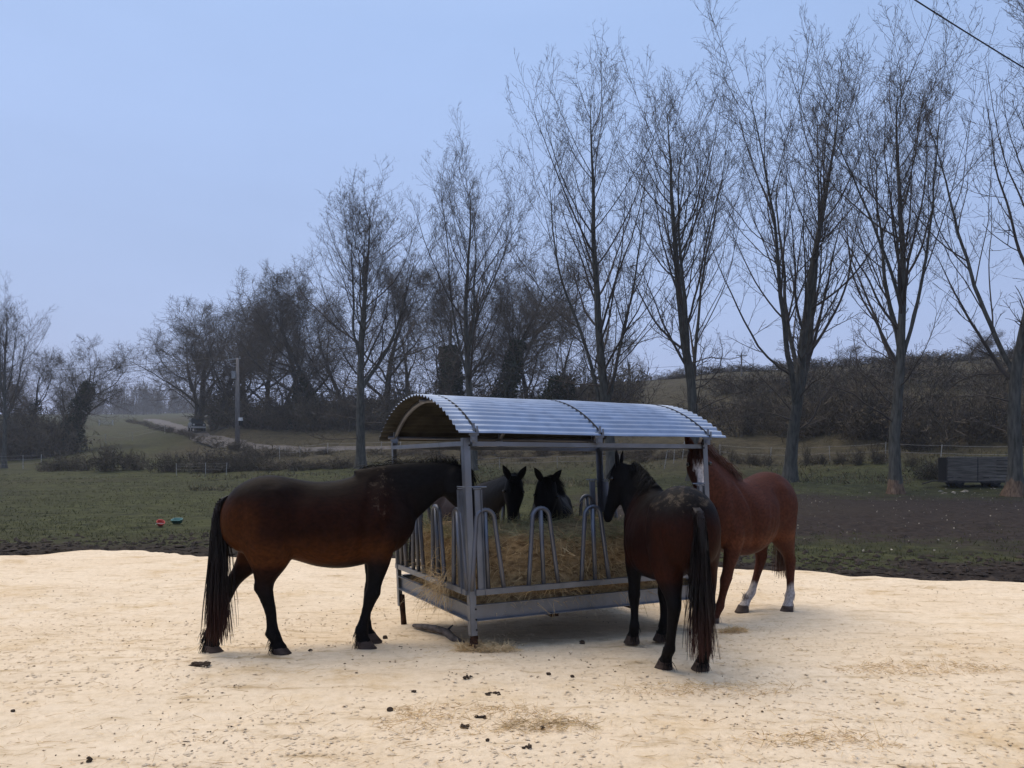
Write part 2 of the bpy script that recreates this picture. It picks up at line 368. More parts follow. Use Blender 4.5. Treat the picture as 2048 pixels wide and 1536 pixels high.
# road ---------------------------------------------------------------------
M_road = mat('gravel_road', (.075, .068, .062), .9, .15, col2=(.13, .118, .11), vscale=2)
rp = [(300, 250), (322, 195), (345, 165), (365, 143), (400, 122), (440, 104), (475, 94), (540, 87), (640, 83), (760, 81), (900, 80), (1010, 79)]
rpts = np.array([at(px, d) for px, d in rp]); sp = np.r_[0, np.cumsum(np.linalg.norm(np.diff(rpts[:, :2], axis=0), axis=1))]
ss = np.linspace(0, sp[-1], 160); cx = np.interp(ss, sp, rpts[:, 0]); cy = np.interp(ss, sp, rpts[:, 1])
for _ in range(8):
    cx[1:-1] = (cx[:-2]+2*cx[1:-1]+cx[2:])/4; cy[1:-1] = (cy[:-2]+2*cy[1:-1]+cy[2:])/4
tx = np.gradient(cx); ty = np.gradient(cy); ln = np.hypot(tx, ty); nx_, ny_ = -ty/ln, tx/ln
V = []
zc_ = T(cx, cy)
for off, dz in ((-2.6, -.5), (-1.9, .12), (-.5, .14), (.5, .20), (1.9, .14), (2.6, -.5)):
    px_, py_ = cx+nx_*off, cy+ny_*off; V.append(np.c_[px_, py_, np.maximum(zc_, T(px_, py_)*.3+zc_*.7)+dz])
V = np.stack(V, 1); m_ = V.shape[1]
i, j = np.meshgrid(np.arange(len(V)-1), np.arange(m_-1), indexing='ij'); a0 = i*m_+j
obj('road', mesh_np('road', V.reshape(-1, 3), np.stack([a0, a0+1, a0+m_+1, a0+m_], -1).reshape(-1, 4), M_road, True), kind='structure')

# ------------------------------------------------------------------ trees
UP = np.array([0, 0, 1.])
def unit(v): return v/(np.linalg.norm(v, axis=-1, keepdims=True)+1e-12)
def grow(g, P, D, L, R0, npts, wig, trop, rend=.35):
    n = len(P); pts = np.empty((n, npts, 3)); rad = np.empty((n, npts)); pts[:, 0] = P; D = D.copy()
    for k in range(1, npts):
        D = unit(D+g.normal(0, wig, (n, 3))+np.asarray(trop)[..., None]*UP if np.ndim(trop) else D+g.normal(0, wig, (n, 3))+trop*UP)
        pts[:, k] = pts[:, k-1]+D*(L/(npts-1))[:, None]
    t = np.linspace(0, 1, npts)[None]; rad[:] = R0[:, None]*(1-(1-rend)*t)
    return pts, rad
def kids(g, pts, rad, m, t0, t1, ang, angsd, lenf, radf, pw=1.0, rmin=.006, flat=0):
    n, k = pts.shape[:2]
    t = t0+(t1-t0)*((np.arange(m)[None]+g.random((n, m)))/m)**pw
    fi = t*(k-1); i0 = np.clip(fi.astype(int), 0, k-2); f = (fi-i0)[..., None]; ar = np.arange(n)[:, None]
    P = pts[ar, i0]*(1-f)+pts[ar, i0+1]*f; Tn = unit(pts[ar, i0+1]-pts[ar, i0]); r = rad[ar, i0]*(1-f[..., 0])+rad[ar, i0+1]*f[..., 0]
    rv = unit(g.normal(size=(n, m, 3))); pr = unit(np.cross(Tn, rv))
    a = np.radians(g.normal(ang, angsd, (n, m)))[..., None]; D = np.cos(a)*Tn+np.sin(a)*pr
    Lp = np.linalg.norm(np.diff(pts, axis=1), axis=2).sum(1)[:, None]
    L = Lp*lenf*(1-.55*t)*g.uniform(.7, 1.3, (n, m)); rr = np.maximum(r*radf*g.uniform(.7, 1.1, (n, m)), rmin)
    return P.reshape(-1, 3), D.reshape(-1, 3), L.ravel(), rr.ravel()
class TubeSet:
    def __init__(s): s.V = []; s.F = []; s.n = 0
    def add(s, pts, rad, sides, flare=None):
        n, k = pts.shape[:2]
        if sides == 2:                            # thin twig: a narrow strip
            t = unit(pts[:, -1]-pts[:, 0]); x = unit(np.cross(t, np.random.default_rng(n).normal(size=(n, 3))))
            r_ = rad[..., None]*1.25; V = np.stack([pts-x[:, None]*r_, pts+x[:, None]*r_], 2)
            b = (np.arange(n)*k*2)[:, None]+np.arange(k-1)[None]*2
            F = np.stack([b, b+1, b+3, b+2], -1).reshape(-1, 4)
            s.V.append(V.reshape(-1, 3)); s.F.append(F+s.n); s.n += V.size//3; return
        t = np.gradient(pts, axis=1); t = unit(t)
        ref = np.where((np.abs(t[..., 2:3]).mean(1, keepdims=True) < .75), UP, np.array([1., .1, 0]))
        x = unit(np.cross(t, ref)); y = np.cross(x, t)
        a = np.linspace(0, 2*np.pi, sides, endpoint=False)
        rad = rad[..., None]*np.ones(sides)
        if flare is not None: rad = rad*flare(pts[..., 2:3], a)
        V = pts[:, :, None]+rad[..., None]*(np.cos(a)[:, None]*x[:, :, None]+np.sin(a)[:, None]*y[:, :, None])
        b = (np.arange(n)*k*sides)[:, None, None]+(np.arange(k-1)*sides)[None, :, None]; j = np.arange(sides)[None, None]; j2 = (j+1) % sides
        F = np.stack([b+j, b+j2, b+sides+j2, b+sides+j], -1).reshape(-1, 4)
        s.V.append(V.reshape(-1, 3)); s.F.append(F+s.n); s.n += V.size//3
    def mesh(s, name, m, smooth=True): return mesh_np(name, np.concatenate(s.V), np.concatenate(s.F), m, smooth)
def poplar(seed, H, leaders, fork, r0, lean=0, side=14):
    g = np.random.default_rng(seed)
    tr = TubeSet(); cr_ = TubeSet()
    ph = g.random(4)*6.28
    def flare(z, a): return 1+.75*np.exp(-np.maximum(z, 0)/.4)*(1+.5*np.cos(5*a+ph[0])+.3*np.cos(3*a+ph[1]))+.05*np.cos(4*a+ph[2])
    main = grow(g, np.array([[0, 0, -.4]]), unit(np.array([[lean, 0, 1.]])), np.array([H*.97]), np.array([r0]), 30, .028, .03, .05)
    tr.add(main[0], main[1], 12, flare)
    L1p = None; src = []
    if leaders:                                   # co-dominant stems from the fork
        f = np.sort(fork*(1+g.uniform(-.2, .7, leaders))); i0 = (f*29).astype(int)
        P = main[0][0][i0]; az = np.arange(leaders)*2*np.pi/leaders+g.uniform(-.6, .6, leaders)+(0.3 if seed % 2 else 0)
        tilt = np.radians(g.uniform(14, 26, leaders))
        D = np.c_[np.sin(tilt)*np.cos(az), np.sin(tilt)*np.sin(az)*.8, np.cos(tilt)]
        L = (H-P[:, 2])*g.uniform(.74, .95, leaders); L1p = grow(g, P, D, L, main[1][0][i0]*g.uniform(.45, .7, leaders), 22, .05, .055, .07)
        tr.add(L1p[0], L1p[1], 8)
        k1b = kids(g, *L1p, 14, .08, .98, 36, 9, .62, .48, .8, .015); l1b = grow(g, *k1b, 13, .055, .09, .12); cr_.add(l1b[0], l1b[1], 4); src.append((l1b, 10, .42))
        k1c = kids(g, *L1p, 14, .35, 1, 32, 10, .13, .3, 1, .01); l1c = grow(g, *k1c, 8, .09, .08, .2); cr_.add(l1c[0], l1c[1], 3); src.append((l1c, 4, .4))
    k1 = kids(g, *main, side, max(.2, fork*.85), .97, 40, 8, .50, .42, .8, .024); l1 = grow(g, *k1, 16, .055, .09, .1); cr_.add(l1[0], l1[1], 5); src.append((l1, 13, .42))
    kd = kids(g, *main, 8, .13, .36, 66, 14, .24, .20, 1, .02); ldn = grow(g, *kd, 12, .15, .03, .15); cr_.add(ldn[0], ldn[1], 4); src.append((ldn, 9, .42))
    kt = kids(g, *main, 24, .5, 1, 36, 10, .11, .3, .9, .012); lt = grow(g, *kt, 8, .09, .08, .2); cr_.add(lt[0], lt[1], 3); src.append((lt, 5, .42))
    for l, m, lf in src:
        k2 = kids(g, l[0], l[1], m, .10, 1, 38, 13, lf, .5, .85, .011); k2 = (k2[0], k2[1], np.clip(k2[2], .45, 2.4), k2[3])
        l2 = grow(g, *k2, 6, .075, .09, .4); cr_.add(l2[0], l2[1], 3)
        k3 = kids(g, l2[0], l2[1], 6, .10, 1.0, 40, 15, .42, .7, 1, .0062); k3 = (k3[0], k3[1], np.clip(k3[2], .3, 1.2), k3[3])
        l3 = grow(g, *k3, 3, .14, .15, .6); cr_.add(l3[0], l3[1], 2)
        k4 = kids(g, l3[0], l3[1], 2, .2, 1.0, 48, 16, .6, .9, 1, .005); k4 = (k4[0], k4[1], np.clip(k4[2], .18, .5), k4[3])
        l4 = grow(g, *k4, 2, .15, .18, .7); cr_.add(l4[0], l4[1], 2)
    return tr.mesh('trunk', M_bark), cr_.mesh('crown', M_twig)
def broadleaf(seed, H, r0, nl=9, spread=48, dens=1.0):
    g = np.random.default_rng(seed); tr = TubeSet(); cr_ = TubeSet()
    def flare(z, a): return 1+.6*np.exp(-np.maximum(z, 0)/.4)*(1+.4*np.cos(5*a))
    main = grow(g, np.array([[0, 0, -.4]]), np.array([[g.normal(0, .08), 0, 1.]]), np.array([H*.8]), np.array([r0]), 18, .06, .04, .12)
    tr.add(main[0], main[1], 8, flare)
    k1 = kids(g, *main, nl, .14, .97, spread, 12, .85, .55, .9, .04); l1 = grow(g, *k1, 13, .13, .045, .15); tr.add(l1[0], l1[1], 5)
    k2 = kids(g, *l1, 13, .10, 1, 50, 14, .62, .5, .9, .022); l2 = grow(g, *k2, 10, .13, .035, .25); cr_.add(l2[0], l2[1], 4)
    k3 = kids(g, *l2, int(10*dens), .08, 1, 50, 16, .62, .6, .95, .012); l3 = grow(g, *k3, 6, .16, .04, .5); cr_.add(l3[0], l3[1], 3)
    k4 = kids(g, *l3, int(6*dens), .06, 1, 50, 18, .62, .7, 1, .0085); k4 = (k4[0], k4[1], np.clip(k4[2], .5, 1.6), k4[3]); l4 = grow(g, *k4, 4, .2, .04, .6); cr_.add(l4[0], l4[1], 2)
    return tr.mesh('trunk', M_oakbark), cr_.mesh('crown', M_oaktwig), main[0][0], l1
def leaves_np(g, C, size, flat=.0):
    """leaf quads at centres C"""
    n = len(C); a = unit(g.normal(size=(n, 3))); b = unit(np.cross(a, g.normal(size=(n, 3)))); s = (size*g.uniform(.6, 1.3, n))[:, None]
    V = np.stack([C-a*s, C+b*s*.7, C+a*s, C-b*s*.7], 1).reshape(-1, 3)
    return V, (np.arange(n)[:, None]*4+np.arange(4)[None])
def ivy_mesh(seed, path, h0, h1, rad, n):
    g = np.random.default_rng(seed); t = g.random(n)**.8; z = h0+(h1-h0)*t
    px_ = np.interp(z, path[:, 2], path[:, 0]); py_ = np.interp(z, path[:, 2], path[:, 1])
    a = g.random(n)*6.283; r = rad*(1-.45*t)*np.sqrt(g.random(n))*(.65+.7*vnoise(a*1.5, z*.8, seed))
    C = np.c_[px_+r*np.cos(a), py_+r*np.sin(a), z+g.normal(0, .15, n)]
    V, F = leaves_np(g, C, .15); return mesh_np('ivy', V, F, M_ivy)

pv = [poplar(3, 26, 4, .33, .34, side=18), poplar(8, 26, 2, .30, .36, side=26), poplar(14, 26, 2, .15, .35, side=24), poplar(21, 26, 3, .30, .34, side=20), poplar(30, 25, 3, .22, .36, side=20)]
def zmax_of(me):
    z = np.empty(len(me.vertices)*3, np.float32); me.vertices.foreach_get('co', z); return float(np.percentile(z[2::3], 99.85))
pz_ = [zmax_of(v[1]) for v in pv]
def place_poplar(var, px, d, topy, rz, label, m=None, name='poplar_tree', rise=1.0):
    p = at(px, d); H = CAMZ+(HOR-topy)/FPX*d-p[2]; s = H/pz_[var]
    e = empty(name, p, rz); e.scale = (s*rise*1.12, s*rise*1.12, s)
    t = obj('trunk', pv[var][0], e); c = obj('crown', pv[var][1], e)
    if m:
        t.material_slots[0].link = 'OBJECT'; t.material_slots[0].material = m
    tag(e, label, 'tree', 'bare poplars in a row behind the feeder'); return e
place_poplar(0, 722, 61, 292, .4, 'bare poplar rising behind left end of corrugated feeder roof', rise=1.25)
place_poplar(3, 945, 57, 245, 2.1, 'bare poplar with many upright stems standing behind left half of feeder roof')
place_poplar(2, 1222, 48, 125, 3.3, 'tall forked bare poplar behind the middle of the feeder roof')
place_poplar(1, 1390, 46, 92, .9, 'tall straight bare poplar behind right end of the feeder roof')
place_poplar(4, 1578, 44, 70, 4.0, 'bare poplar with grey trunk behind the chestnut horse, forking low')
place_poplar(3, 1792, 36.5, -25, 5.2, 'bare poplar with orange gnawed trunk base left of the grey board trailer', M_bare)
place_poplar(1, 2026, 34.5, -60, 2.6, 'bare poplar with gnawed flared roots at right edge beside board trailer', M_bare)
place_poplar(0, 8, 86, 542, 1.3, 'slim bare poplar at the far left edge of the meadow')

bv = [broadleaf(5, 17, .42, 9, 46), broadleaf(6, 16, .36, 8, 40), broadleaf(7, 17, .45, 11, 55, 1.0)]
def place_broad(var, px, d, topy, rz, label, ivy=None, name='bare_tree', base=None, wide=1.0, group='bare trees of the wood behind the track'):
    p = at(px, d); H = CAMZ+(HOR-topy)/FPX*d-p[2]; zmax = max(v.co.z for v in [bv[var][1].vertices[k] for k in range(0, len(bv[var][1].vertices), 7)])
    s = H/zmax; e = empty(name, p, rz); e.scale = (s*wide, s*wide, s)
    obj('trunk', bv[var][0], e); obj('crown', bv[var][1], e)
    if ivy: obj('ivy', ivy_mesh(int(px), bv[var][2], .0, ivy[0]/s, ivy[1]/s, ivy[2]), e)
    tag(e, label, 'tree', group); return e
LB = place_broad
LB(2, 392, 142, 655, .3, 'bushy bare tree overhanging the car on the track, leftmost of the wood', wide=1.1)
LB(2, 398, 131, 606, 1.1, 'rounded bare tree behind the leftmost bushy tree of the wood', wide=1.3)
LB(2, 448, 121, 574, 2.0, 'dense rounded bare tree directly above the twin utility pole', wide=1.15)
LB(2, 492, 119, 592, 4.1, 'dense bare tree just right of the twin utility pole', wide=1.1)
LB(0, 530, 121, 588, 3.1, 'bare tree filling the right side of the dense rounded tree', wide=1.1)
LB(1, 558, 113, 545, 1.0, 'thin bare tree at the right shoulder of the dense rounded tree')
LB(0, 598, 108, 528, 5.3, 'bare tree with ivy base left of the leftmost large poplar', (6, 1.3, 1500))
LB(1, 640, 106, 500, 3.2, 'bare forked tree with ivy base touching the leftmost large poplar', (8, 1.2, 1500))
LB(1, 695, 112, 540, 3.9, 'bare wood tree hidden behind the leftmost large poplar trunk')
LB(0, 770, 104, 492, 2.5, 'bare wood tree just right of the leftmost large poplar')
LB(1, 812, 106, 505, 1.9, 'slender bare wood tree above the left gable of the feeder')
LB(1, 855, 94, 520, .2, 'slender ivy-stemmed tree between two poplars above the feeder', (9, 1.1, 2000))
LB(0, 898, 88, 500, 3.5, 'ivy-clad tree with the darkest broad ivy column left of a poplar', (11, 2.1, 6000))
LB(1, 985, 88, 480, .9, 'ivy-clad tree just right of second large poplar above feeder roof', (11.5, 1.7, 5000))
LB(2, 1015, 99, 455, 2.2, 'wide bare tree spreading behind the second large poplar', (9, 1.0, 1500))
LB(1, 1062, 102, 520, 4.4, 'bare wood tree in the gap left of the forked poplar')
LB(1, 1115, 82, 560, 5.1, 'bare tree rising from ivy bush left of the forked poplar', (6.0, 2.6, 5000))
LB(0, 1262, 120, 672, 5.6, 'small bare tree on the skyline between two middle poplars', wide=.9)
LB(2, 150, 104, 662, 3.3, 'spreading bare tree with ivy trunk on the left field', (10, 1.9, 4500), group='bare trees on the left field')
LB(0, 68, 108, 690, 1.2, 'brown twiggy tree behind the slim poplar at left edge', (8, 1.2, 1200), group='bare trees on the left field')
LB(2, 20, 112, 720, .4, 'low bushy bare tree at the left frame edge behind slim poplar', group='bare trees on the left field')
LB(1, -60, 110, 690, .4, 'bare tree just beyond the left frame edge', group='bare trees on the left field')
# crest trees on the right hill
for k, (px, d, ty, lab) in enumerate([(1700, 105, 690, 'low bare tree on the hill crest left of gnawed poplar'), (1940, 100, 660, 'low bare tree on the hill crest above the board trailer'), (1985, 98, 672, 'low reddish bare tree on the hill crest nearest right frame edge')]):
    LB((0, 2, 1)[k], px, d, ty, k*1.7, lab, wide=1.8, group='low trees on the right hill crest')

# bushes (twig clumps merged into thickets) -----------------------------------
def bush_arrays(seed, leaf=300, lsize=.034):
    g = np.random.default_rng(seed); n = 14; ts = TubeSet()
    az = g.random(n)*6.283; ti = np.radians(g.uniform(5, 55, n)); P = np.c_[g.normal(0, .18, n), g.normal(0, .18, n), np.full(n, -.1)]
    D = np.c_[np.sin(ti)*np.cos(az), np.sin(ti)*np.sin(az), np.cos(ti)]
    l0 = grow(g, P, D, g.uniform(.8, 1.25, n), np.full(n, .016), 6, .14, -.02, .4); ts.add(l0[0], l0[1], 3)
    k1 = kids(g, *l0, 7, .12, 1, 45, 16, .55, .6, 1, .007); l1 = grow(g, *k1, 4, .22, .0, .5); ts.add(l1[0], l1[1], 2)
    k2 = kids(g, *l1, 5, .1, 1, 50, 18, .65, .7, 1, .007); l2 = grow(g, *k2, 2, .25, .0, .6); ts.add(l2[0], l2[1], 2)
    V, F = np.concatenate(ts.V), np.concatenate(ts.F)
    pool = np.r_[l1[0].reshape(-1, 3), l2[0].reshape(-1, 3)]; C = pool[g.integers(0, len(pool), leaf)]+g.normal(0, .05, (leaf, 3))
    C[:, 2] = np.abs(C[:, 2])*g.uniform(.45, 1, leaf)
    LV, LF = leaves_np(g, C, lsize)
    return V, F, LV, LF
bushes = [bush_arrays(s) for s in (1, 2, 3)]
def thicket(name, spots, label, cat, m_twig, m_leaf, lf=1.0, seed=0, kind='stuff'):
    """spots: (x, y, z, width, height)"""
    g = np.random.default_rng(seed+77); V, F, LV, LF = [], [], [], []; n = ln = 0
    for (x, y, z, wd, ht) in spots:
        bV, bF, lV, lF = bushes[g.integers(3)]; a = g.random()*6.283; c, s = math.cos(a), math.sin(a); Rm = np.array([[c, -s, 0], [s, c, 0], [0, 0, 1]])
        sc = np.array([wd, wd, ht])
        V.append(bV@Rm.T*sc+(x, y, z)); F.append(bF+n); n += len(bV)
        k = int(len(lF)*lf); LV.append((lV@Rm.T*sc+(x, y, z))[:k*4]); LF.append(lF[:k]+ln); ln += k*4
    Va = np.concatenate(V); nt_ = len(Va); Fa = np.concatenate(F)
    me = mesh_np(name, np.r_[Va, np.concatenate(LV)], np.r_[Fa, np.concatenate(LF)+nt_], m_twig)
    me.materials.append(m_leaf); me.polygons.foreach_set('material_index', np.r_[np.zeros(len(Fa), np.int32), np.ones(ln//4, np.int32)])
    return obj(name, me, label=label, cat=cat, kind=kind)
def spots_line(pts, n, w_, h_, jit=1.0, seed=0, depth=0):
    """pts: (px, d) polyline"""
    g = np.random.default_rng(seed); pts = np.array(pts, float); out = []
    t = (np.arange(n)+g.random(n))/n*(len(pts)-1); i = np.clip(t.astype(int), 0, len(pts)-2); f = t-i
    px = pts[i, 0]*(1-f)+pts[i+1, 0]*f; d = pts[i, 1]*(1-f)+pts[i+1, 1]*f
    for a, b in zip(px, d):
        b2 = b+g.uniform(0, 1)*depth; p = at(a, b2); q = g.uniform(.7, 1.2)
        out.append((p[0]+g.normal(0, .3)*jit, p[1], p[2], w_*q, h_*q*g.uniform(.8, 1.1)))
    return out
thicket('thicket', spots_line([(1470, 63), (1640, 58), (1800, 53), (2140, 49)], 52, 2.4, 3.4, seed=1, depth=9), 'dense brown brush covering the bank on the right', 'brush', M_brush, M_brown, seed=1)
thicket('thicket', spots_line([(1430, 84), (1700, 76), (2120, 68)], 26, 3.2, 3.0, seed=21, depth=9), 'brown brush higher on the right bank below the hill crest', 'brush', M_brush, M_brown, .5, seed=21)
thicket('thicket', spots_line([(110, 470), (430, 470)], 16, 13, 7, seed=22, depth=60), 'hazy brush at the foot of the far-off wood', 'brush', M_brush, M_brown, .3, seed=22)
thicket('undergrowth', spots_line([(560, 104), (760, 98), (1000, 93), (1260, 86)], 46, 3.6, 5.4, seed=2, depth=8), 'brown tangled undergrowth along the foot of the wood', 'brush', M_brush, M_brown, .8, seed=2)
thicket('undergrowth', spots_line([(432, 126), (470, 116), (560, 106)], 12, 4.2, 5.0, seed=12, depth=8), 'dark undergrowth beneath the dense trees beside the utility pole', 'brush', M_brush, M_hedge, seed=12)
thicket('thicket', spots_line([(1180, 78), (1330, 74), (1480, 70)], 12, 1.9, 1.5, seed=3, depth=8), 'low brown brush on the bank behind the right of the feeder roof', 'brush', M_brush, M_brown, seed=3)
thicket('thicket', spots_line([(-60, 98), (120, 100)], 16, 3.6, 6.0, seed=4, depth=10), 'brown thicket under the trees at the left edge', 'brush', M_brush, M_brown, seed=4)
thicket('hedge', spots_line([(75, 66), (420, 63), (520, 63)], 28, 1.7, 1.7, seed=5, depth=3), 'low dark scrubby hedge along the far side of left meadow', 'hedge', M_brush, M_hedge, seed=5)
thicket('hedge', spots_line([(520, 62), (700, 60)], 12, 1.4, .8, seed=15, depth=3), 'low bramble hedge behind the left bay horse', 'hedge', M_brush, M_hedge, seed=15)
thicket('hedge', spots_line([(255, 200), (300, 165), (345, 135), (400, 108), (450, 88), (520, 79), (660, 75)], 36, 1.5, .95, seed=6), 'trimmed dark hedge running along the near side of the track', 'hedge', M_brush, M_hedge, seed=6)
thicket('hedge', spots_line([(1290, 150), (1500, 130), (1800, 114), (2100, 104)], 28, 4.2, 1.6, seed=7), 'dark hedge line along the right hill crest', 'hedge', M_brush, M_hedge, seed=7)
thicket('hedge', spots_line([(740, 73), (1000, 68), (1240, 61), (1430, 57)], 20, 1.7, .95, seed=18, depth=2), 'low brown hedge strip behind the feeder along the foot of the slope', 'hedge', M_brush, M_brown, seed=18)
thicket('ground_cover', spots_line([(780, 66), (1000, 63), (1240, 58), (1420, 54)], 14, 1.6, .5, seed=8, depth=6), 'low rough brambles behind the feeder', 'brambles', M_brush, M_brown, seed=8)
HB = [(1462, 'dark hedge bush showing just above the chestnut horse withers'), (1503, 'dark hedge bush above the dip of the chestnut horse back'), (1536, 'dark hedge bush just left of the low-forking poplar trunk'),
      (1612, 'dark hedge bush just right of the low-forking poplar trunk'), (1645, 'second dark hedge bush right of the low-forking poplar'), (1682, 'third dark hedge bush right of the low-forking poplar'),
      (1716, 'dark hedge bush midway between the two right-hand poplar trunks'), (1752, 'dark hedge bush just left of the gnawed poplar trunk'), (1828, 'dark hedge bush between gnawed poplar and leafy shrub')]
for k, (px, lab) in enumerate(HB):
    d = 53-(px-1440)*.017; p = at(px, d)
    thicket('hedge_bush', [(p[0], p[1], p[2], random.uniform(.35, .7), random.uniform(.6, 1.45)), (p[0]+random.uniform(-.5, .6), p[1]+.2, p[2], random.uniform(.4, .9), random.uniform(.45, .9))], lab, 'bush', M_brush, M_hedge, seed=40+k, kind=None)['group'] = 'hedge bushes along the right meadow edge'
p = at(1866, 41.5)
thicket('shrub', [(p[0], p[1], p[2], .9, 1.25), (p[0]-.4, p[1]+.2, p[2], .8, 1.1), (p[0]+.4, p[1]+.2, p[2], .8, 1.1)], 'dark leafy shrub at left end of the grey board trailer', 'shrub', M_brush, M_ivy, seed=60, kind=None)
# far wood
ts = TubeSet(); g = np.random.default_rng(90)
for k in range(120):
    px = g.uniform(120, 420); d = g.uniform(420, 560); p = at(px, d); H = g.uniform(12, 19)
    main = grow(g, p[None], UP[None], np.array([H]), np.array([.3]), 6, .05, .02, .2); ts.add(*main, 3)
    l1 = grow(g, *kids(g, *main, 20, .02, 1, 38, 12, .42, .5, 1, .1), 5, .1, .05, .4); ts.add(*l1, 2)
    l2 = grow(g, *kids(g, *l1, 7, .1, 1, 40, 12, .5, .8, 1, .08), 3, .12, .03, .5); ts.add(*l2, 2)
obj('distant_wood', ts.mesh('distant_wood', M_oaktwig, False), label='far-off wood fading blue at the end of the track', cat='wood', kind='stuff')

# ------------------------------------------------------------------ covered hay feeder
def galv(name, base, rough, dirt=.5):
    m = mat(name, tuple(v*.72 for v in base), rough, .5, .75, col2=base, vscale=7, bump=.06, bscale=30)
    t = m.node_tree; b = t.nodes['Principled BSDF']
    src = b.inputs['Base Color'].links[0].from_socket
    c = N(t, 'ShaderNodeTexCoord'); n = N(t, 'ShaderNodeTexNoise'); n.inputs['Scale'].default_value = 3.5; n.inputs['Detail'].default_value = 8; n.inputs['Roughness'].default_value = .7
    t.links.new(c.outputs['Object'], n.inputs['Vector'])
    r = N(t, 'ShaderNodeValToRGB'); r.color_ramp.elements[0].position = .50; r.color_ramp.elements[1].position = .68; r.color_ramp.elements[1].color = (dirt, dirt, dirt, 1); r.color_ramp.elements[0].color = (0, 0, 0, 1)
    t.links.new(n.outputs[0], r.inputs[0])
    mx = N(t, 'ShaderNodeMix', data_type='RGBA'); mx.inputs[7].default_value = (.10, .085, .07, 1); t.links.new(r.outputs[0], mx.inputs[0]); t.links.new(src, mx.inputs[6]); t.links.new(mx.outputs[2], b.inputs['Base Color'])
    mm = N(t, 'ShaderNodeMath', operation='MULTIPLY_ADD'); mm.inputs[1].default_value = -.6; mm.inputs[2].default_value = .8; t.links.new(r.outputs[0], mm.inputs[0]); t.links.new(mm.outputs[0], b.inputs['Metallic'])
    return m
M_galv = galv('galvanised_steel', (.20, .225, .27), .42)
M_tube = galv('worn_galvanised_tube', (.14, .155, .19), .45, .7)
M_roof = galv('corrugated_sheet', (.30, .37, .50), .58, .3)
M_under = mat('sheet_underside_painted_shade', (.032, .031, .026), .9, .1, col2=(.065, .062, .052), vscale=5)  # shade beneath the roof, put into a dull dark colour for the lower faces
M_rust = mat('rusty_foot', (.022, .012, .008), .95, .15, col2=(.06, .03, .018), vscale=14, bump=.6, bscale=40)
M_dark = mat('dark_void', (.01, .01, .011), .8, .2)
cFL, cFR, cBL, cBR = [np.array(v) for v in ((-.345, 6.52), (2.09, 7.74), (-1.26, 8.30), (1.19, 9.55))]
LEAN = -.040
def FP(u, v, z):
    q = (cFL*(1-u)+cFR*u)*(1-v)+(cBL*(1-u)+cBR*u)*v
    return np.array([q[0]+LEAN*z, q[1], z])
e1 = (cFR-cFL)/np.linalg.norm(cFR-cFL); e2 = (cBL-cFL)/np.linalg.norm(cBL-cFL)
E1 = np.r_[e1, 0]; E2 = np.r_[e2, 0]
feeder = empty('hay_feeder', FP(.5, .5, 0)); FO = np.array(feeder.location)
tag(feeder, 'galvanised steel covered hay feeder with arched corrugated roof among the horses', 'hay feeder')
def fb(mb, name, m, smooth=False, parent=None, **kw):
    return mb.build(name, m, parent or feeder, smooth, FO if parent is None else FO, **kw)
# corner posts: steel angle, open towards the inside
for (u, v, su, sv_) in ((0, 0, 1, 1), (1, 0, -1, 1), (0, 1, 1, -1), (1, 1, -1, -1)):
    zb = .19 if v == 0 else .12; zt = 1.915
    mb = MB(); L_ = .058
    a, b = FP(u, v, zb), FP(u, v, zt)
    mb.beam(a+E1*su*L_/2, b+E1*su*L_/2, L_, .006, up=E2)
    mb.beam(a+E2*sv_*(L_/2+.003), b+E2*sv_*(L_/2+.003), .006, L_, up=E2)
    po = fb(mb, 'corner_post', M_galv)
    mb = MB()
    for z in (.24, .33, .42, 1.85):
        q = FP(u, v, z)+E1*su*.05-E2*sv_*.003; mb.tube([q, q-E2*sv_*.006], .009, 6)
    fb(mb, 'bolt_hole', M_dark, parent=po)['kind'] = 'stuff'
    # foot: shorter leg of pipe running into the sand, rusty and bent
    mb = MB(); g0 = FP(u, v, 0)
    zg = gz(g0[0], g0[1]); tp = FP(u, v, zb+.12)+E1*su*.04+E2*sv_*.04
    pts = [tp, FP(u, v, zb)+E1*su*.04+E2*sv_*.04, FP(u, v, (zb+zg)/2)+E1*su*.045+E2*sv_*.04, np.array([g0[0], g0[1], zg-.05])+E1*su*.055+E2*sv_*.05]
    mb.tube(pts, [.03, .032, .03, .034], 8)
    if u == 0 and v == 0:
        for k in range(9): 
            a_ = k*.7; c_ = np.array(pts[1])+[.03*math.cos(a_), .03*math.sin(a_), -.01-.012*k]; mb.box(c_, (.02, .015, .05), None, .6)
    fb(mb, 'foot', M_rust, True)
# trough beams (channel) and floor
def channel(mb, a, b, h, fl, nrm):
    mb.beam(a, b, .006, h)
    mb.beam(a+UP*(h/2)+nrm*fl/2, b+UP*(h/2)+nrm*fl/2, fl, .006); mb.beam(a-UP*(h/2)+nrm*fl/2, b-UP*(h/2)+nrm*fl/2, fl, .006)
zc = .385
for (p, q, nn) in (((0, 0), (1, 0), -E2), ((0, 1), (1, 1), E2), ((0, 0), (0, 1), -E1), ((1, 0), (1, 1), E1)):
    ad = (np.array(q)-np.array(p)); k = np.array([.02, .02])*ad
    mb = MB(); channel(mb, FP(p[0]+k[0], p[1]+k[1], zc)-nn*.03, FP(q[0]-k[0], q[1]-k[1], zc)-nn*.03, .135, -.05 if False else .045, nn)
    fb(mb, 'trough_beam', M_galv)
mb = MB(); V = [FP(u, v, z) for z in (.335, .34) for (u, v) in ((.03, .03), (.97, .03), (.97, .97), (.03, .97))]
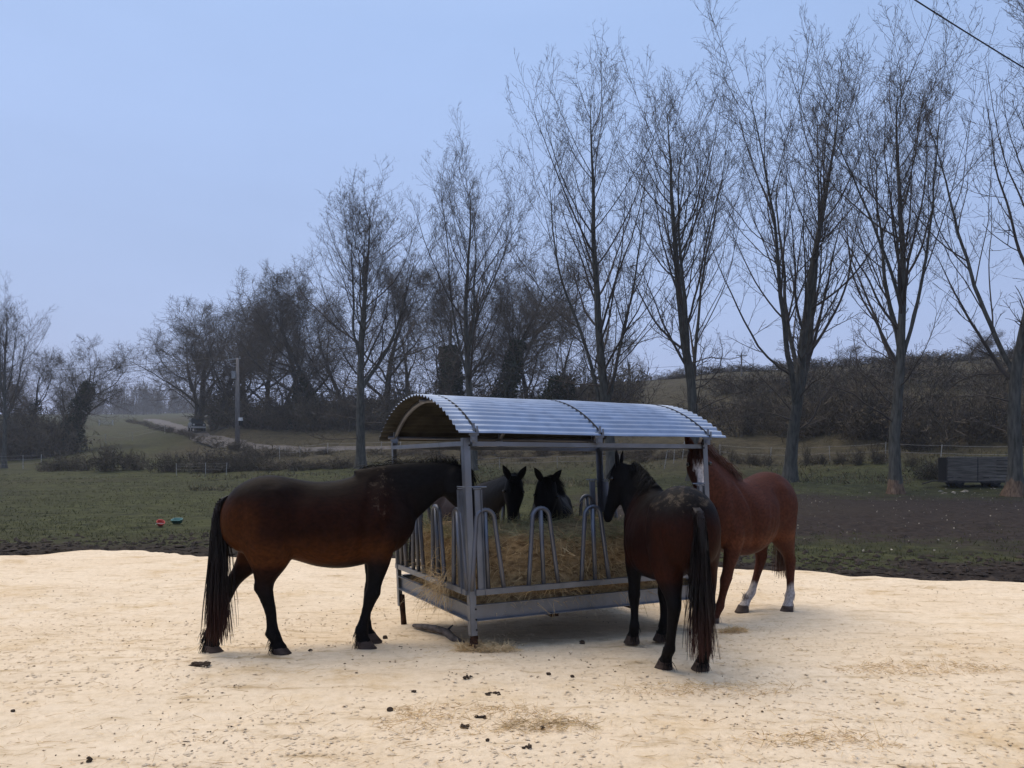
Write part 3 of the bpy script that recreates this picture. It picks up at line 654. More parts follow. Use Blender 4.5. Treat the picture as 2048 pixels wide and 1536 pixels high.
mb.add(V, [[0, 3, 2, 1], [4, 5, 6, 7], [0, 1, 5, 4], [1, 2, 6, 5], [2, 3, 7, 6], [3, 0, 4, 7]]); fb(mb, 'trough_floor', M_tube)
for u in (.33, .66):
    mb = MB(); mb.beam(FP(u, .05, .29), FP(u, .95, .29), .08, .06); fb(mb, 'cross_bearer', M_rust)
# top rails
for (p, q) in (((0, 0), (1, 0)), ((0, 1), (1, 1)), ((0, 0), (0, 1)), ((1, 0), (1, 1))):
    d_ = np.array(q)-np.array(p); nn = E2 if d_[0] else E1; sg = 1 if (p == (0, 0)) else -1
    if p == (1, 0): sg = -1
    mb = MB(); a, b = FP(p[0]+.03*d_[0], p[1]+.03*d_[1], 1.865)+nn*sg*.02, FP(q[0]-.03*d_[0], q[1]-.03*d_[1], 1.865)+nn*sg*.02
    mb.beam(a, b, .045, .04); fb(mb, 'top_rail', M_galv)
# feeding panels: frame + arched tombstone bars
AR = [FP(0, 0, 0)]
def bar_path(base, dx, w0, w1, z0, z1):
    """arch: from base-left up, over, to base-right. dx unit vector along the panel"""
    pts = []
    zs = z1-w1
    for t in np.linspace(0, 1, 5): pts.append(-dx*(w0*(1-t)+w1*t)+UP*(z0*(1-t)+zs*t))
    for a in np.linspace(np.pi, 0, 11)[1:-1]: pts.append(dx*w1*math.cos(a)+UP*(zs+w1*math.sin(a)))
    for t in np.linspace(0, 1, 5): pts.append(dx*(w1*(1-t)+w0*t)+UP*(zs*(1-t)+z0*t))
    return [base+q+np.array([LEAN*q[2], 0, 0]) for q in pts]
def panel(P0, P1, positions, nn, ends):
    pan_d = (P1-P0)/np.linalg.norm(P1-P0); ln = np.linalg.norm(P1-P0)
    f0 = lambda s, z: P0+pan_d*ln*s+np.array([LEAN*z, 0, z])
    mb = MB(); mb.beam(f0(.02, .565), f0(.98, .565), .05, .05); fb(mb, 'lower_rail', M_galv)
    for s in ends:
        mb = MB(); mb.beam(f0(s, .54), f0(s, 1.46), .055, .02, up=nn); mb.beam(f0(s, .54)+pan_d*.03*(1 if s < .5 else -1)+nn*.015, f0(s, 1.46)+pan_d*.03*(1 if s < .5 else -1)+nn*.015, .004, .035, up=nn)
        q = f0(s, 1.47); mb.box(q, (.07, .05, .008)); mb.tube([f0(s, 1.485)-pan_d*.09, f0(s, 1.485)+pan_d*.09], .007, 6)
        fb(mb, 'panel_stile', M_galv)
    for s in positions:
        base = P0+pan_d*ln*s
        mb = MB(); mb.tube(bar_path(base, pan_d, .155, .088, .58, 1.285), .021, 10); fb(mb, 'arch_bar', M_tube, True)
        mb = MB(); b0 = base+np.array([LEAN*.58, 0, .58]); b1 = base+np.array([LEAN*1.27, 0, 1.265]); mb.tube([b0, (b0+b1)/2, b1], .021, 10); fb(mb, 'centre_bar', M_tube, True)
z2 = lambda q: np.r_[q, 0.]
panel(z2(cFL), z2(cFR), (.065, .27, .475, .68, .885), -E2, (.04, .955))
panel(z2(cBL), z2(cBR), (.115, .32, .525, .73, .92), E2, (.04, .955))
panel(z2(cFL), z2(cBL), (.10, .36, .64, .90), -E1, (.045, .955))
panel(z2(cFR), z2(cBR), (.10, .36, .64, .90), E1, (.045, .955))
# roof: two corrugated sheets, hoops, straps and brackets
v0, v1, zE, zR = -.045, 1.10, 1.955, 2.36
def arc(t, k=0.0):
    """t 0..1 front eave to back eave -> (v, z); circular arc"""
    half = (v1-v0)/2*2.0; rise = zR-zE; Rr = (half**2+rise**2)/(2*rise); a0 = math.asin(half/Rr)
    a = -a0+2*a0*t; return ((v0+v1)/2+(Rr+k)*math.sin(a)/2.0, zR-Rr+(Rr+k)*math.cos(a)), a
def sheet(t0, t1, k0):
    nw = int(30*(t1-t0)); m_ = nw*8+1; ts_ = np.linspace(t0, t1, m_)
    us = (-.03, .1, .35, .6, .85, 1.065); rows = []
    for u in us:
        row = []
        for t in ts_:
            k = k0+.011*math.sin(2*np.pi*30*t)
            (v, z), a = arc(t, k); row.append(FP(u, v, z)+np.array([0, 0, .004*math.sin(u*9+t*5)]))
        rows.append(row)
    rows = np.array(rows); n_ = rows.shape[1]
    i, j = np.meshgrid(np.arange(len(us)-1), np.arange(n_-1), indexing='ij'); a0 = i*n_+j
    Q = np.stack([a0, a0+1, a0+n_+1, a0+n_], -1).reshape(-1, 4)[:, ::-1]
    lo = rows.reshape(-1, 3)-[0, 0, .0025]; nn_ = len(lo)
    Qe = []
    for e_row in (0, len(us)-1):
        for j in range(n_-1):
            a = e_row*n_+j; Qe.append([a, a+1, a+1+nn_, a+nn_])
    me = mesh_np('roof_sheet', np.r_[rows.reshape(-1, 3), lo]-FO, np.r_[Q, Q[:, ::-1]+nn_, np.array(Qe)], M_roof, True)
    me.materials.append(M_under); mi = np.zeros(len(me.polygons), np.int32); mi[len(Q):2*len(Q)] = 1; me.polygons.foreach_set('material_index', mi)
    return me
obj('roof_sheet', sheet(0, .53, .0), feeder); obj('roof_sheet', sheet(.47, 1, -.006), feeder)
for u in (.03, .505, .985):
    mb = MB(); mb.tube([FP(u, *arc(t, -.04)[0]) for t in np.linspace(.02, .98, 22)], .024, 8); fb(mb, 'roof_hoop', M_tube, True)
    mb = MB(); rows = []
    for t in np.linspace(0.0, 1.0, 60):
        (v, z), a = arc(t, .0085); c_ = FP(u, v, z); nrm = np.array([e2[0]*math.sin(a), e2[1]*math.sin(a), math.cos(a)])
        rows.append([c_-E1*.010, c_+E1*.010, c_+E1*.010+nrm*.004, c_-E1*.010+nrm*.004])
    mb.rings(rows); fb(mb, 'roof_strap', M_dark)
    for v in (-.02, 1.06):
        mb = MB(); q = FP(u, v, 1.93); mb.box(q, (.06, .05, .10)); mb.box(q+[0, -.03, .03], (.085, .012, .05)); mb.tube([q+[0, -.05, .05], q+[0, -.05, .11]], .012, 6); mb.tube([q+[.03, -.05, .03], q+[.03, -.05, .085]], .009, 6); mb.box(q+[0, -.04, -.02], (.03, .02, .03))
        fb(mb, 'roof_bracket', M_galv)
for t in (.04, .5, .96):
    mb = MB(); a = FP(.0, *arc(t, -.045)[0]); b = FP(1.03, *arc(t, -.045)[0]); mb.tube([a, (a+b)/2, b], .018, 8); fb(mb, 'purlin', M_rust if t == .04 else M_tube, True)

# hay --------------------------------------------------------------------------
M_hay = mat('hay', (.15, .095, .048), .95, .1, col2=(.44, .31, .155), vscale=14, bump=.8, bscale=60, stretch=(1, 1, 2.2))
M_straw = mat('hay_stalk', (.26, .17, .08), .9, .15, col2=(.66, .50, .27), vscale=9)
M_straw2 = mat('green_hay_stalk', (.20, .18, .09), .9, .15, col2=(.42, .39, .20), vscale=9)
M_pale = mat('pale_straw', (.45, .31, .15), .9, .15, col2=(.74, .55, .31), vscale=9)
hay = empty('hay_pile', FP(.5, .5, .36)); HO = np.array(hay.location)
tag(hay, 'block of brown hay with greenish top heaped inside the steel feeder', 'hay')
g = np.random.default_rng(40)
nu, nz_ = 90, 22
rows = []
for k, t in enumerate(np.linspace(0, 1, nz_)):
    ring = []
    for a in np.linspace(0, 2*np.pi, nu, endpoint=False):
        c_, s_ = math.cos(a), math.sin(a); q = (abs(c_)**7+abs(s_)**7)**(-1/7)
        uu_, vv_ = .5+.45*c_*q, .5+.45*s_*q
        z = .345+.65*min(t/.8, 1); ins = 0 if t <= .8 else (t-.8)/.2
        f = 1-.9*ins; f *= 1-.06*(t/.8 if t < .8 else 1)
        uu_, vv_ = .5+(uu_-.5)*f, .5+(vv_-.5)*f
        nse = (fbm(np.array(a*4), np.array(t*7), 3, 5)-.5)*.16*(1 if t < .8 else .3)
        p = FP(uu_, vv_, z+.05*math.sin(uu_*9)*math.cos(vv_*7)*(t > .4)+(.04 if t > .8 else 0)*(1-abs(1-2*ins)))
        ctr = FP(.5, .5, z); dv = p-ctr; dv[2] = 0
        ring.append(p+dv/np.linalg.norm(dv)*float(nse)+np.array([0, 0, float(nse)*.4]))
    rows.append(ring)
mb = MB(); mb.rings(rows); mb.build('hay_mass', M_hay, hay, True, HO)
rows = np.array(rows)
def ribbons(P, D, L, W, droop, nseg, g, curl=.2):
    n = len(P); pts = np.empty((n, nseg+1, 3)); pts[:, 0] = P; D = unit(D)
    for k in range(nseg):
        D = unit(D+g.normal(0, curl, (n, 3))+np.array([0, 0, -droop])); pts[:, k+1] = pts[:, k]+D*(L/nseg)[:, None]
    sd_ = unit(np.cross(D, g.normal(size=(n, 3))))*(W/2)[:, None]
    tp = np.linspace(1, .35, nseg+1)[None, :, None]
    V = np.stack([pts-sd_[:, None]*tp, pts+sd_[:, None]*tp], 2).reshape(n, -1, 3)
    b = (np.arange(n)*(nseg+1)*2)[:, None]+np.arange(nseg)[None]*2
    F = np.stack([b, b+1, b+3, b+2], -1).reshape(-1, 4)
    return V.reshape(-1, 3), F
ns = 9000; kk = g.integers(1, nz_-4, ns); aa = g.integers(0, nu, ns)
P = rows[kk, aa]+g.normal(0, .015, (ns, 3)); ctr = rows.mean((0, 1)); out = P-ctr; out[:, 2] *= .2
D = unit(out)*.6+g.normal(0, 1, (ns, 3))*[1, 1, .8]
V, F = ribbons(P, D, g.uniform(.06, .26, ns), g.uniform(.003, .008, ns), .25, 3, g, .3)
obj('loose_stalks', mesh_np('loose_stalks', V-HO, F, M_straw), hay, kind='stuff')
ns = 6000; kk = g.integers(nz_-6, nz_, ns); aa = g.integers(0, nu, ns); P = rows[kk, aa]; f_ = np.sqrt(g.random(ns))[:, None]; cc = FP(.5, .5, 1.03)
P = np.where((kk > nz_-5)[:, None], cc+(rows[nz_-5, aa]-cc)*f_, P); P[:, 2] = np.maximum(P[:, 2], .98)+g.normal(0, .02, ns)
V, F = ribbons(P, g.normal(0, 1, (ns, 3))*[1, 1, .5]+[0, 0, .25], g.uniform(.06, .2, ns), g.uniform(.003, .006, ns), .12, 3, g, .3)
obj('loose_stalks', mesh_np('loose_stalks', V-HO, F, M_straw2), hay, kind='stuff')
# wisp hanging out over the left trough
ns = 260; P = FP(0, .28, .58)+g.normal(0, 1, (ns, 3))*[.07, .07, .05]
V, F = ribbons(P, g.normal(0, .6, (ns, 3))-E1*.5, g.uniform(.12, .4, ns), g.uniform(.003, .006, ns), .22, 5, g, .22)
obj('straw_wisp', mesh_np('straw_wisp', V-P[0], F, M_pale), None, P[0], label='wisp of straw hanging over the left trough rail of the feeder', cat='straw')
def straw_heap(c, rx, ry, n, label, hh=.03, m=None, seed=0):
    g = np.random.default_rng(seed+300); a = g.random(n)*6.283; r = np.sqrt(g.random(n))*(.6+.5*vnoise(a*1.4, a*0, seed)); P = np.c_[c[0]+rx*r*np.cos(a), c[1]+ry*r*np.sin(a), 0*a]
    P[:, 2] = sand_z(P[:, 0], P[:, 1])+hh*np.maximum(0, 1-r**2)*g.random(n)+.006
    V, F = ribbons(P, g.normal(0, 1, (n, 3))*[1, 1, .18], g.uniform(.03, .13, n), g.uniform(.003, .006, n), .0, 2, g, .25)
    o = np.array([c[0], c[1], gz(c[0], c[1])])
    return obj('straw_heap', mesh_np('straw_heap', V-o, F, m or M_pale), None, o, label=label, cat='straw')
straw_heap(FP(.02, .0, 0)+[.04, .07, 0], .32, .17, 1500, 'pale straw heap around the nearest foot of the feeder', .06, seed=1)
q = on(1468, 1268); straw_heap(q, .16, .08, 400, 'small straw heap right of the dark bay horse tail', .05, seed=2)
q = on(960, 1440); straw_heap(q, .85, .34, 700, 'thin trampled straw patch in the foreground below the feeder foot', .01, seed=3)
q = on(1090, 1455); straw_heap(q, .35, .14, 300, 'small reddish straw patch right of the foreground straw patch', .015, M_straw, seed=4)
q = on(1850, 1340); straw_heap(q, .9, .22, 420, 'thin straw streak on the sand at far right', .01, seed=5)
q = on(1420, 1380); straw_heap(q, .8, .2, 420, 'thin straw strewn below the dark bay horse hooves', .01, seed=6)
q = on(1640, 1480); straw_heap(q, .6, .16, 300, 'trampled straw patch at the lower right of the sand', .01, seed=7)
# driftwood stick
M_stick = mat('weathered_stick', (.06, .05, .045), .9, .2, col2=(.15, .13, .12), vscale=5, stretch=(4, .6, 4), bump=.5)
pp = [on(828, 1258), on(850, 1264), on(872, 1268), on(893, 1272), on(908, 1282), on(926, 1288)]
mb = MB(); mb.tube([p+[0, 0, .035+.02*math.sin(k)] for k, p in enumerate(pp)], [.022, .032, .036, .04, .034, .018], 8)
mb.tube([pp[3]+[0, 0, .05], pp[3]+[.06, .05, .10]], [.015, .006], 6)
mb.build('fallen_branch', M_stick, None, True, None, label='grey crooked branch lying on the sand left of nearest feeder foot', cat='branch')

# ------------------------------------------------------------------ horses
M_coat = {}
def coat_mat(name, rough=.55, mudamt=0.0):
    m = bpy.data.materials.new(name); m.use_nodes = True; t = m.node_tree; b = t.nodes['Principled BSDF']
    b.inputs['Roughness'].default_value = rough; b.inputs['Specular IOR Level'].default_value = .045
    a = N(t, 'ShaderNodeAttribute', attribute_name='coat'); c = N(t, 'ShaderNodeTexCoord')
    n = N(t, 'ShaderNodeTexNoise'); n.inputs['Scale'].default_value = 45; n.inputs['Detail'].default_value = 6; mp = N(t, 'ShaderNodeMapping'); mp.inputs['Scale'].default_value = (.5, 1.6, .7)
    t.links.new(c.outputs['Object'], mp.inputs[0]); t.links.new(mp.outputs[0], n.inputs['Vector'])
    r = N(t, 'ShaderNodeValToRGB'); r.color_ramp.elements[0].position = .3; r.color_ramp.elements[1].position = .7; r.color_ramp.elements[0].color = (.62, .62, .62, 1); r.color_ramp.elements[1].color = (1.35, 1.33, 1.3, 1); t.links.new(n.outputs[0], r.inputs[0])
    mm = N(t, 'ShaderNodeMix', data_type='RGBA', blend_type='MULTIPLY'); mm.inputs[0].default_value = 1; t.links.new(a.outputs['Color'], mm.inputs[6]); t.links.new(r.outputs[0], mm.inputs[7])
    # dried mud flecks where the attribute allows
    n2 = N(t, 'ShaderNodeTexNoise'); n2.inputs['Scale'].default_value = 16; n2.inputs['Detail'].default_value = 7; n2.inputs['Roughness'].default_value = .7; t.links.new(c.outputs['Object'], n2.inputs['Vector'])
    am = N(t, 'ShaderNodeAttribute', attribute_name='flecks'); ad = N(t, 'ShaderNodeMath', operation='MULTIPLY_ADD'); ad.inputs[1].default_value = .26; t.links.new(am.outputs['Fac'], ad.inputs[0]); t.links.new(n2.outputs[0], ad.inputs[2])
    mr = N(t, 'ShaderNodeMapRange'); mr.inputs[1].default_value = .74; mr.inputs[2].default_value = .92; mr.inputs[4].default_value = .7; t.links.new(ad.outputs[0], mr.inputs[0])
    mx = N(t, 'ShaderNodeMix', data_type='RGBA'); mx.inputs[7].default_value = (.11, .085, .06, 1); t.links.new(mr.outputs[0], mx.inputs[0]); t.links.new(mm.outputs[2], mx.inputs[6]); t.links.new(mx.outputs[2], b.inputs['Base Color'])
    n4 = N(t, 'ShaderNodeTexNoise'); n4.inputs['Scale'].default_value = 9; n4.inputs['Detail'].default_value = 3; t.links.new(c.outputs['Object'], n4.inputs['Vector'])
    bp0 = N(t, 'ShaderNodeBump'); bp0.inputs['Strength'].default_value = .22; bp0.inputs['Distance'].default_value = .03; t.links.new(n4.outputs[0], bp0.inputs['Height'])
    bp = N(t, 'ShaderNodeBump'); bp.inputs['Strength'].default_value = .3; bp.inputs['Distance'].default_value = .006; t.links.new(n.outputs[0], bp.inputs['Height']); t.links.new(bp0.outputs[0], bp.inputs['Normal']); t.links.new(bp.outputs[0], b.inputs['Normal'])
    return m
M_horse = coat_mat('horse_coat')
M_hairK = mat('black_hair', (.0035, .0035, .004), .6, .1, col2=(.0075, .007, .007), vscale=3)
M_hairBr = mat('dark_brown_hair', (.012, .006, .004), .5, .3, col2=(.03, .014, .008), vscale=3)
M_hairT = mat('black_tail_with_red', (.004, .004, .0045), .55, .2, col2=(.013, .007, .006), vscale=3)
_t = M_hairT.node_tree; _b = _t.nodes['Principled BSDF']; _src = _b.inputs['Base Color'].links[0].from_socket
_c = N(_t, 'ShaderNodeTexCoord'); _s = N(_t, 'ShaderNodeSeparateXYZ'); _t.links.new(_c.outputs['Object'], _s.inputs[0])
_m = N(_t, 'ShaderNodeMapRange'); _m.inputs[1].default_value = .62; _m.inputs[2].default_value = .25; _t.links.new(_s.outputs[2], _m.inputs[0])
_x = N(_t, 'ShaderNodeMix', data_type='RGBA'); _x.inputs[7].default_value = (.035, .011, .007, 1); _t.links.new(_m.outputs[0], _x.inputs[0]); _t.links.new(_src, _x.inputs[6]); _t.links.new(_x.outputs[2], _b.inputs['Base Color'])
M_hairCh = mat('chestnut_hair', (.05, .019, .011), .5, .3, col2=(.10, .042, .024), vscale=3)
M_hoof = mat('hoof_horn', (.028, .018, .014), .7, .2, col2=(.085, .06, .048), vscale=9, stretch=(1, 1, 3))
M_eye = mat('horse_eye', (.004, .003, .003), .08, .6, var=.1)
def cat_rom(K, n):
    K = np.asarray(K, float); m_ = len(K); t = np.linspace(0, m_-1, n); i = np.clip(t.astype(int), 0, m_-2); f = (t-i)[:, None]
    g_ = lambda q: K[np.clip(q, 0, m_-1)]
    p0, p1, p2, p3 = g_(i-1), g_(i), g_(i+1), g_(i+2)
    return .5*((2*p1)+(-p0+p2)*f+(2*p0-5*p1+4*p2-p3)*f**2+(-p0+3*p1-3*p2+p3)*f**3)
TORSO = [(-.83, 1.24, 1.10, .05, .1), (-.80, 1.34, .98, .16, .12), (-.70, 1.47, .88, .245, .12), (-.56, 1.545, .83, .285, .12), (-.42, 1.565, .81, .30, .15), (-.26, 1.54, .78, .295, .2),
         (-.05, 1.49, .70, .325, .22), (.14, 1.475, .675, .33, .28), (.32, 1.52, .70, .29, .45), (.46, 1.585, .75, .25, .6), (.58, 1.56, .80, .225, .55), (.69, 1.44, .86, .205, .3), (.77, 1.30, .96, .15, .1), (.81, 1.20, 1.04, .07, .1)]
HIND = [(-.47, .10, 1.28, .20, .11), (-.49, .135, 1.12, .245, .15), (-.47, .15, .98, .235, .145), (-.49, .15, .86, .18, .115), (-.56, .145, .74, .112, .085), (-.63, .14, .645, .07, .058), (-.672, .14, .575, .066, .052), (-.668, .14, .50, .05, .043), (-.648, .14, .37, .038, .035), (-.628, .14, .25, .037, .035), (-.61, .14, .185, .051, .045), (-.565, .14, .125, .041, .04), (-.535, .14, .085, .05, .048), (-.525, .14, .055, .054, .05)]
FORE = [(.56, .13, 1.26, .13, .06), (.55, .155, 1.10, .17, .075), (.51, .165, .96, .135, .08), (.50, .16, .85, .10, .075), (.50, .155, .74, .08, .066), (.505, .15, .62, .06, .052), (.51, .15, .53, .052, .048), (.515, .15, .475, .056, .05), (.51, .15, .41, .044, .04), (.508, .15, .32, .036, .033), (.51, .15, .23, .036, .034), (.515, .15, .17, .048, .043), (.545, .15, .115, .04, .039), (.57, .15, .08, .05, .048), (.58, .15, .055, .054, .05)]
HEADK = [(-.06, .0, -.10, .05), (0, .035, -.15, .085), (.12, .055, -.20, .10), (.26, .055, -.235, .112), (.38, .045, -.225, .098), (.52, .03, -.175, .074), (.66, .018, -.13, .06), (.8, .010, -.108, .056), (.9, .004, -.105, .058), (.97, -.015, -.10, .048), (1.02, -.045, -.085, .025)]
def lerp_legs(K, sgn, dx, dy, bend=0):
    out = []
    zt = K[0][2]
    for (x, y, z, rx, ry) in K:
        f = np.clip((.95-z)/.95, 0, 1)**1.35; fm = math.sin(np.pi*np.clip((.95-z)/.95, 0, 1))
        out.append((x+dx*f+bend*fm, sgn*y+dy*f, z, rx, ry))
    return out
def thick(K, lt):
    K = K.copy(); f = 1+(lt-1)*sstep(1.02, .62, K[:, 2])*(1-.25*np.exp(-((K[:, 2]-.57)/.07)**2)); K[:, 3] *= f; K[:, 4] *= f**.8; return K
def horse(name_label, loc, yaw, s, neck_to, headA, headN, legs, coat, mane_side=1, hair=None, tailhair=None, tail_len=1.0, tail_side=0, tail_n=900, belly=1.0, group='horses feeding at the covered feeder', ctrl=None, tail_w=1.0, spread=1.0, fl=None, lt=1.3, hs=1.0, earout=.36, croup=0.0, nk=1.0):
    """neck_to: poll in world; headA: direction down the face (world); headN: forehead normal hint (world)"""
    root = empty('horse', loc, yaw); tag(root, name_label, 'horse', group)
    c, sn = math.cos(yaw), math.sin(yaw)
    w2l = lambda p: np.array([(c*(p[0]-loc[0])+sn*(p[1]-loc[1]))/s, (-sn*(p[0]-loc[0])+c*(p[1]-loc[1]))/s, (p[2]-loc[2])/s])
    d2l = lambda d: unit(np.array([c*d[0]+sn*d[1], -sn*d[0]+c*d[1], d[2]]))
    mb = MB()
    # torso
    K = cat_rom(TORSO, 60); a = np.linspace(0, 2*np.pi, 28, endpoint=False); rr = []
    for (x, zt, zb, hw, nar) in K:
        zt = zt-croup*sstep(.25, -.25, x)
        if belly != 1: zb = zb-(belly-1)*.25*math.exp(-((x-.05)/.35)**2); hw = hw*(1+(belly-1)*.6*math.exp(-((x-.05)/.4)**2))
        zc_, hh = (zt+zb)/2, (zt-zb)/2; sa, ca = np.sin(a), np.cos(a); pw = 2/2.35
        y = hw*np.sign(ca)*np.abs(ca)**pw*(1-nar*np.clip(sa, 0, 1)**1.5); z = zc_+hh*np.sign(sa)*np.abs(sa)**pw
        rr.append(np.c_[np.full(28, x), y, z])
    mb.rings(rr)
    # neck
    poll = w2l(neck_to); A = d2l(headA); Nn = d2l(headN); Nn = unit(Nn-A*np.dot(Nn, A)); Sd = np.cross(Nn, A)
    if Sd[1] < 0 and False: Sd = -Sd
    B0 = np.array([.42, 0, 1.22]); B3 = poll+A*.06-Nn*.06
    B1 = np.array([.78, 0, 1.34]) if ctrl is None else np.array(ctrl)
    B2 = B3-Nn*.05*0-unit(A*.35-Nn*.9)*(-.0)+(B1-B3)*.45+np.array([0, 0, .05])
    t = np.linspace(0, 1, 30)[:, None]; path = B0*(1-t)**3+3*B1*t*(1-t)**2+3*B2*t*t*(1-t)+B3*t**3
    Tn = unit(np.gradient(path, axis=0)); Y0 = np.array([0, 1., 0])
    rr = []; crest = []
    for k in range(30):
        f = k/29; sdv = unit(Y0*(1-f)+Sd*f*(1 if np.dot(Sd, Y0) > -.2 else -1)); sdv = unit(sdv-Tn[k]*np.dot(sdv, Tn[k])); up = np.cross(Tn[k], sdv)
        if up[2] < 0 and f < .5: up = -up
        hh = np.interp(f, [0, .3, .6, .85, 1], [.37, .29*(.5+.5*nk), .205*nk, .155*nk, .13*nk]); hw = np.interp(f, [0, .3, .6, .85, 1], [.19, .14, .098, .08, .075])
        rr.append(path[k]+np.sin(a)[:, None]*up*hh+np.cos(a)[:, None]*sdv*(hw*(1-.35*np.clip(np.sin(a), 0, 1)))[:, None]); crest.append((path[k]+up*hh*.97, up, sdv))
    mb.rings(rr)
    # head
    HK = cat_rom(HEADK, 34); HK[:, 1:] *= hs; LH = .60*hs; rr = []
    for (t_, d_, v_, hw) in HK:
        cc = poll+A*t_*LH+Nn*(d_+v_)/2; hh = (d_-v_)/2; sa, ca = np.sin(a), np.cos(a); pw = 2/2.4
        rr.append(cc+Nn*(hh*np.sign(sa)*np.abs(sa)**pw)[:, None]+Sd*(hw*np.sign(ca)*np.abs(ca)**pw*(1-.12*np.clip(sa, 0, 1)))[:, None])
    mb.rings(rr)
    # legs
    hoofs = []
    for key, K0, sg in (('hl', HIND, 1), ('hr', HIND, -1), ('fl', FORE, 1), ('fr', FORE, -1)):
        dx, dy, bend = (tuple(legs.get(key, (0, 0, 0)))+(0,))[:3]; K = cat_rom(lerp_legs(K0, sg, dx, dy, bend), 44)
        mb.rings([np.c_[x+rx*np.cos(a), y+ry*np.sin(a), np.full(28, z)] for (x, y, z, rx, ry) in thick(K, lt)]); hoofs.append(K[-1])
    V = np.concatenate(mb.V)*s
    tmp = obj('horse_tmp', mesh_np('horse_tmp', V, [np.concatenate(mb.Q), np.concatenate(mb.T)], None))
    md = tmp.modifiers.new('r', 'REMESH'); md.mode = 'VOXEL'; md.voxel_size = .017*s; md.use_smooth_shade = True
    ms = tmp.modifiers.new('s', 'SMOOTH'); ms.factor = .5; ms.iterations = 7
    dg = bpy.context.evaluated_depsgraph_get(); ev = tmp.evaluated_get(dg); me0 = bpy.data.meshes.new_from_object(ev)
    n = len(me0.vertices); co = np.empty(n*3, np.float32); me0.vertices.foreach_get('co', co); co = co.reshape(-1, 3)
    lv = np.empty(len(me0.loops), np.int32); me0.loops.foreach_get('vertex_index', lv); lt = np.empty(len(me0.polygons), np.int32); me0.polygons.foreach_get('loop_total', lt)
    assert (lt == 4).all(); Q = lv.reshape(-1, 4)
    # muscle relief: shoulder and flank furrows, hip point, ribs
    X_, Y_, Z_ = (co/s).T; sg_ = np.sign(Y_)*sstep(.05, .16, np.abs(Y_)); tor = sstep(.72, .86, Z_)*sstep(1.56, 1.44, Z_)
    G_ = lambda x0, z0, rx, rz: np.exp(-((X_-x0)/rx)**2-((Z_-z0)/rz)**2)
    dep = -.020*np.exp(-((X_-.33-.22*(Z_-1.05))/.045)**2)*tor*(X_ < .5)-.028*G_(-.24, 1.10, .07, .20)-.018*G_(-.20, 1.32, .09, .08)+.020*G_(-.36, 1.40, .07, .06)+.014*G_(.46, 1.12, .10, .16)+.010*G_(-.55, 1.15, .10, .14)-.014*G_(-.66, 1.12, .045, .22)-.012*G_(.58, 1.20, .05, .2)
    dep += .0016*np.sin((X_+.25*Z_)*70)*np.exp(-((X_-.05)/.22)**2)*tor*sstep(1.35, 1.1, Z_)
    dep += .012*(fbm(X_*5+Y_*2, Z_*5, 3, 41)-.5)*tor
    co[:, 1] += (sg_*dep*s).astype(np.float32)
    bpy.data.objects.remove(tmp); bpy.data.meshes.remove(me0)
    # ears
    eb = MB()
    for sg in (1, -1):
        b0 = poll+A*(-.005)+Nn*.015+Sd*sg*.055*hs; ax = unit(-A*.86+Nn*.28+Sd*sg*earout); s1 = unit(np.cross(ax, Nn)); s2 = np.cross(ax, s1)
        er = []
        for (t_, w_) in ((-.2, .026), (.0, .034), (.25, .042), (.5, .040), (.75, .026), (.93, .011), (1, .003)):
            er.append(b0+ax*t_*.165+np.cos(a[::3])[:, None]*s1*w_+np.sin(a[::3])[:, None]*s2*w_*.45)
        eb.rings(er)
    EV = np.concatenate(eb.V)*s; ne = len(EV)
    Vall = np.r_[co, EV]; F = [np.r_[Q, np.concatenate(eb.Q)+n], np.concatenate(eb.T)+n]
    # coat colour from body position (pattern of the animal, not shading)
    L = Vall/s; x, y, z = L.T
    th = np.array([np.dot(L-poll, A)/LH, np.dot(L-poll, Nn), np.dot(L-poll, Sd)])
    dneck = np.linalg.norm(L[:, None]-path[None, ::3], axis=2); kn = dneck.argmin(1)*3/29; dn = dneck.min(1)
    head = sstep(-.15, .05, th[0])*(np.abs(th[1]) < .33)*(np.abs(th[2]) < .17)*(th[0] < 1.15)
    neckf = sstep(.15, .5, kn)*(dn < .36)*((x > .45) | (head > 0))
    colr, flk = coat(x, y, z, head, neckf, th, L)
    colr = colr*(1+.0*x)[:, None]
    body = mesh_np('body', Vall, F, M_horse, True, {'coat': colr, 'flecks': flk})
    obj('body', body, root)
    # eyes
    for sg in (1, -1):
        e_ = MB(); e_.ball((poll+A*.25*LH+Nn*.005+Sd*sg*.104*hs)*s, (.021*s, .021*s, .021*s), 10, 7); e_.build('eye', M_eye, root, True)
    # hooves
    for hk in hoofs:
        h_ = MB(); rr = []
        for (f, r_, dz) in ((0, 1.02, .082), (.0, 1.16, .066), (.5, 1.34, .03), (1, 1.52, .0), (1.0, 1.50, -.012)):
            rr.append(np.c_[hk[0]+.035*f+.056*r_*np.cos(a[::2]), hk[1]+.052*r_*np.sin(a[::2]), np.full(14, dz)])
        h_.rings(np.array(rr)*s); h_.build('hoof', M_hoof, root, True)
    # mane
    g = np.random.default_rng(int(abs(loc[0])*100)+7); hair = hair or M_hairK; tailhair = tailhair or hair
    n_ = 1000; k = g.integers(3, 29, n_); CP = np.array([crest[q][0] for q in k]); CU = np.array([crest[q][1] for q in k]); CS = np.array([crest[q][2] for q in k])
    P = CP+g.normal(0, .012, (n_, 3))-CU*.01; D = CU*.55+CS*mane_side*g.uniform(.2, 1.0, n_)[:, None]
    Vm, Fm = ribbons(P*s, D, g.uniform(.10, .24, n_)*s, g.uniform(.004, .009, n_)*s, .42, 5, g, .10); obj('mane', mesh_np('mane', Vm, Fm, hair), root)
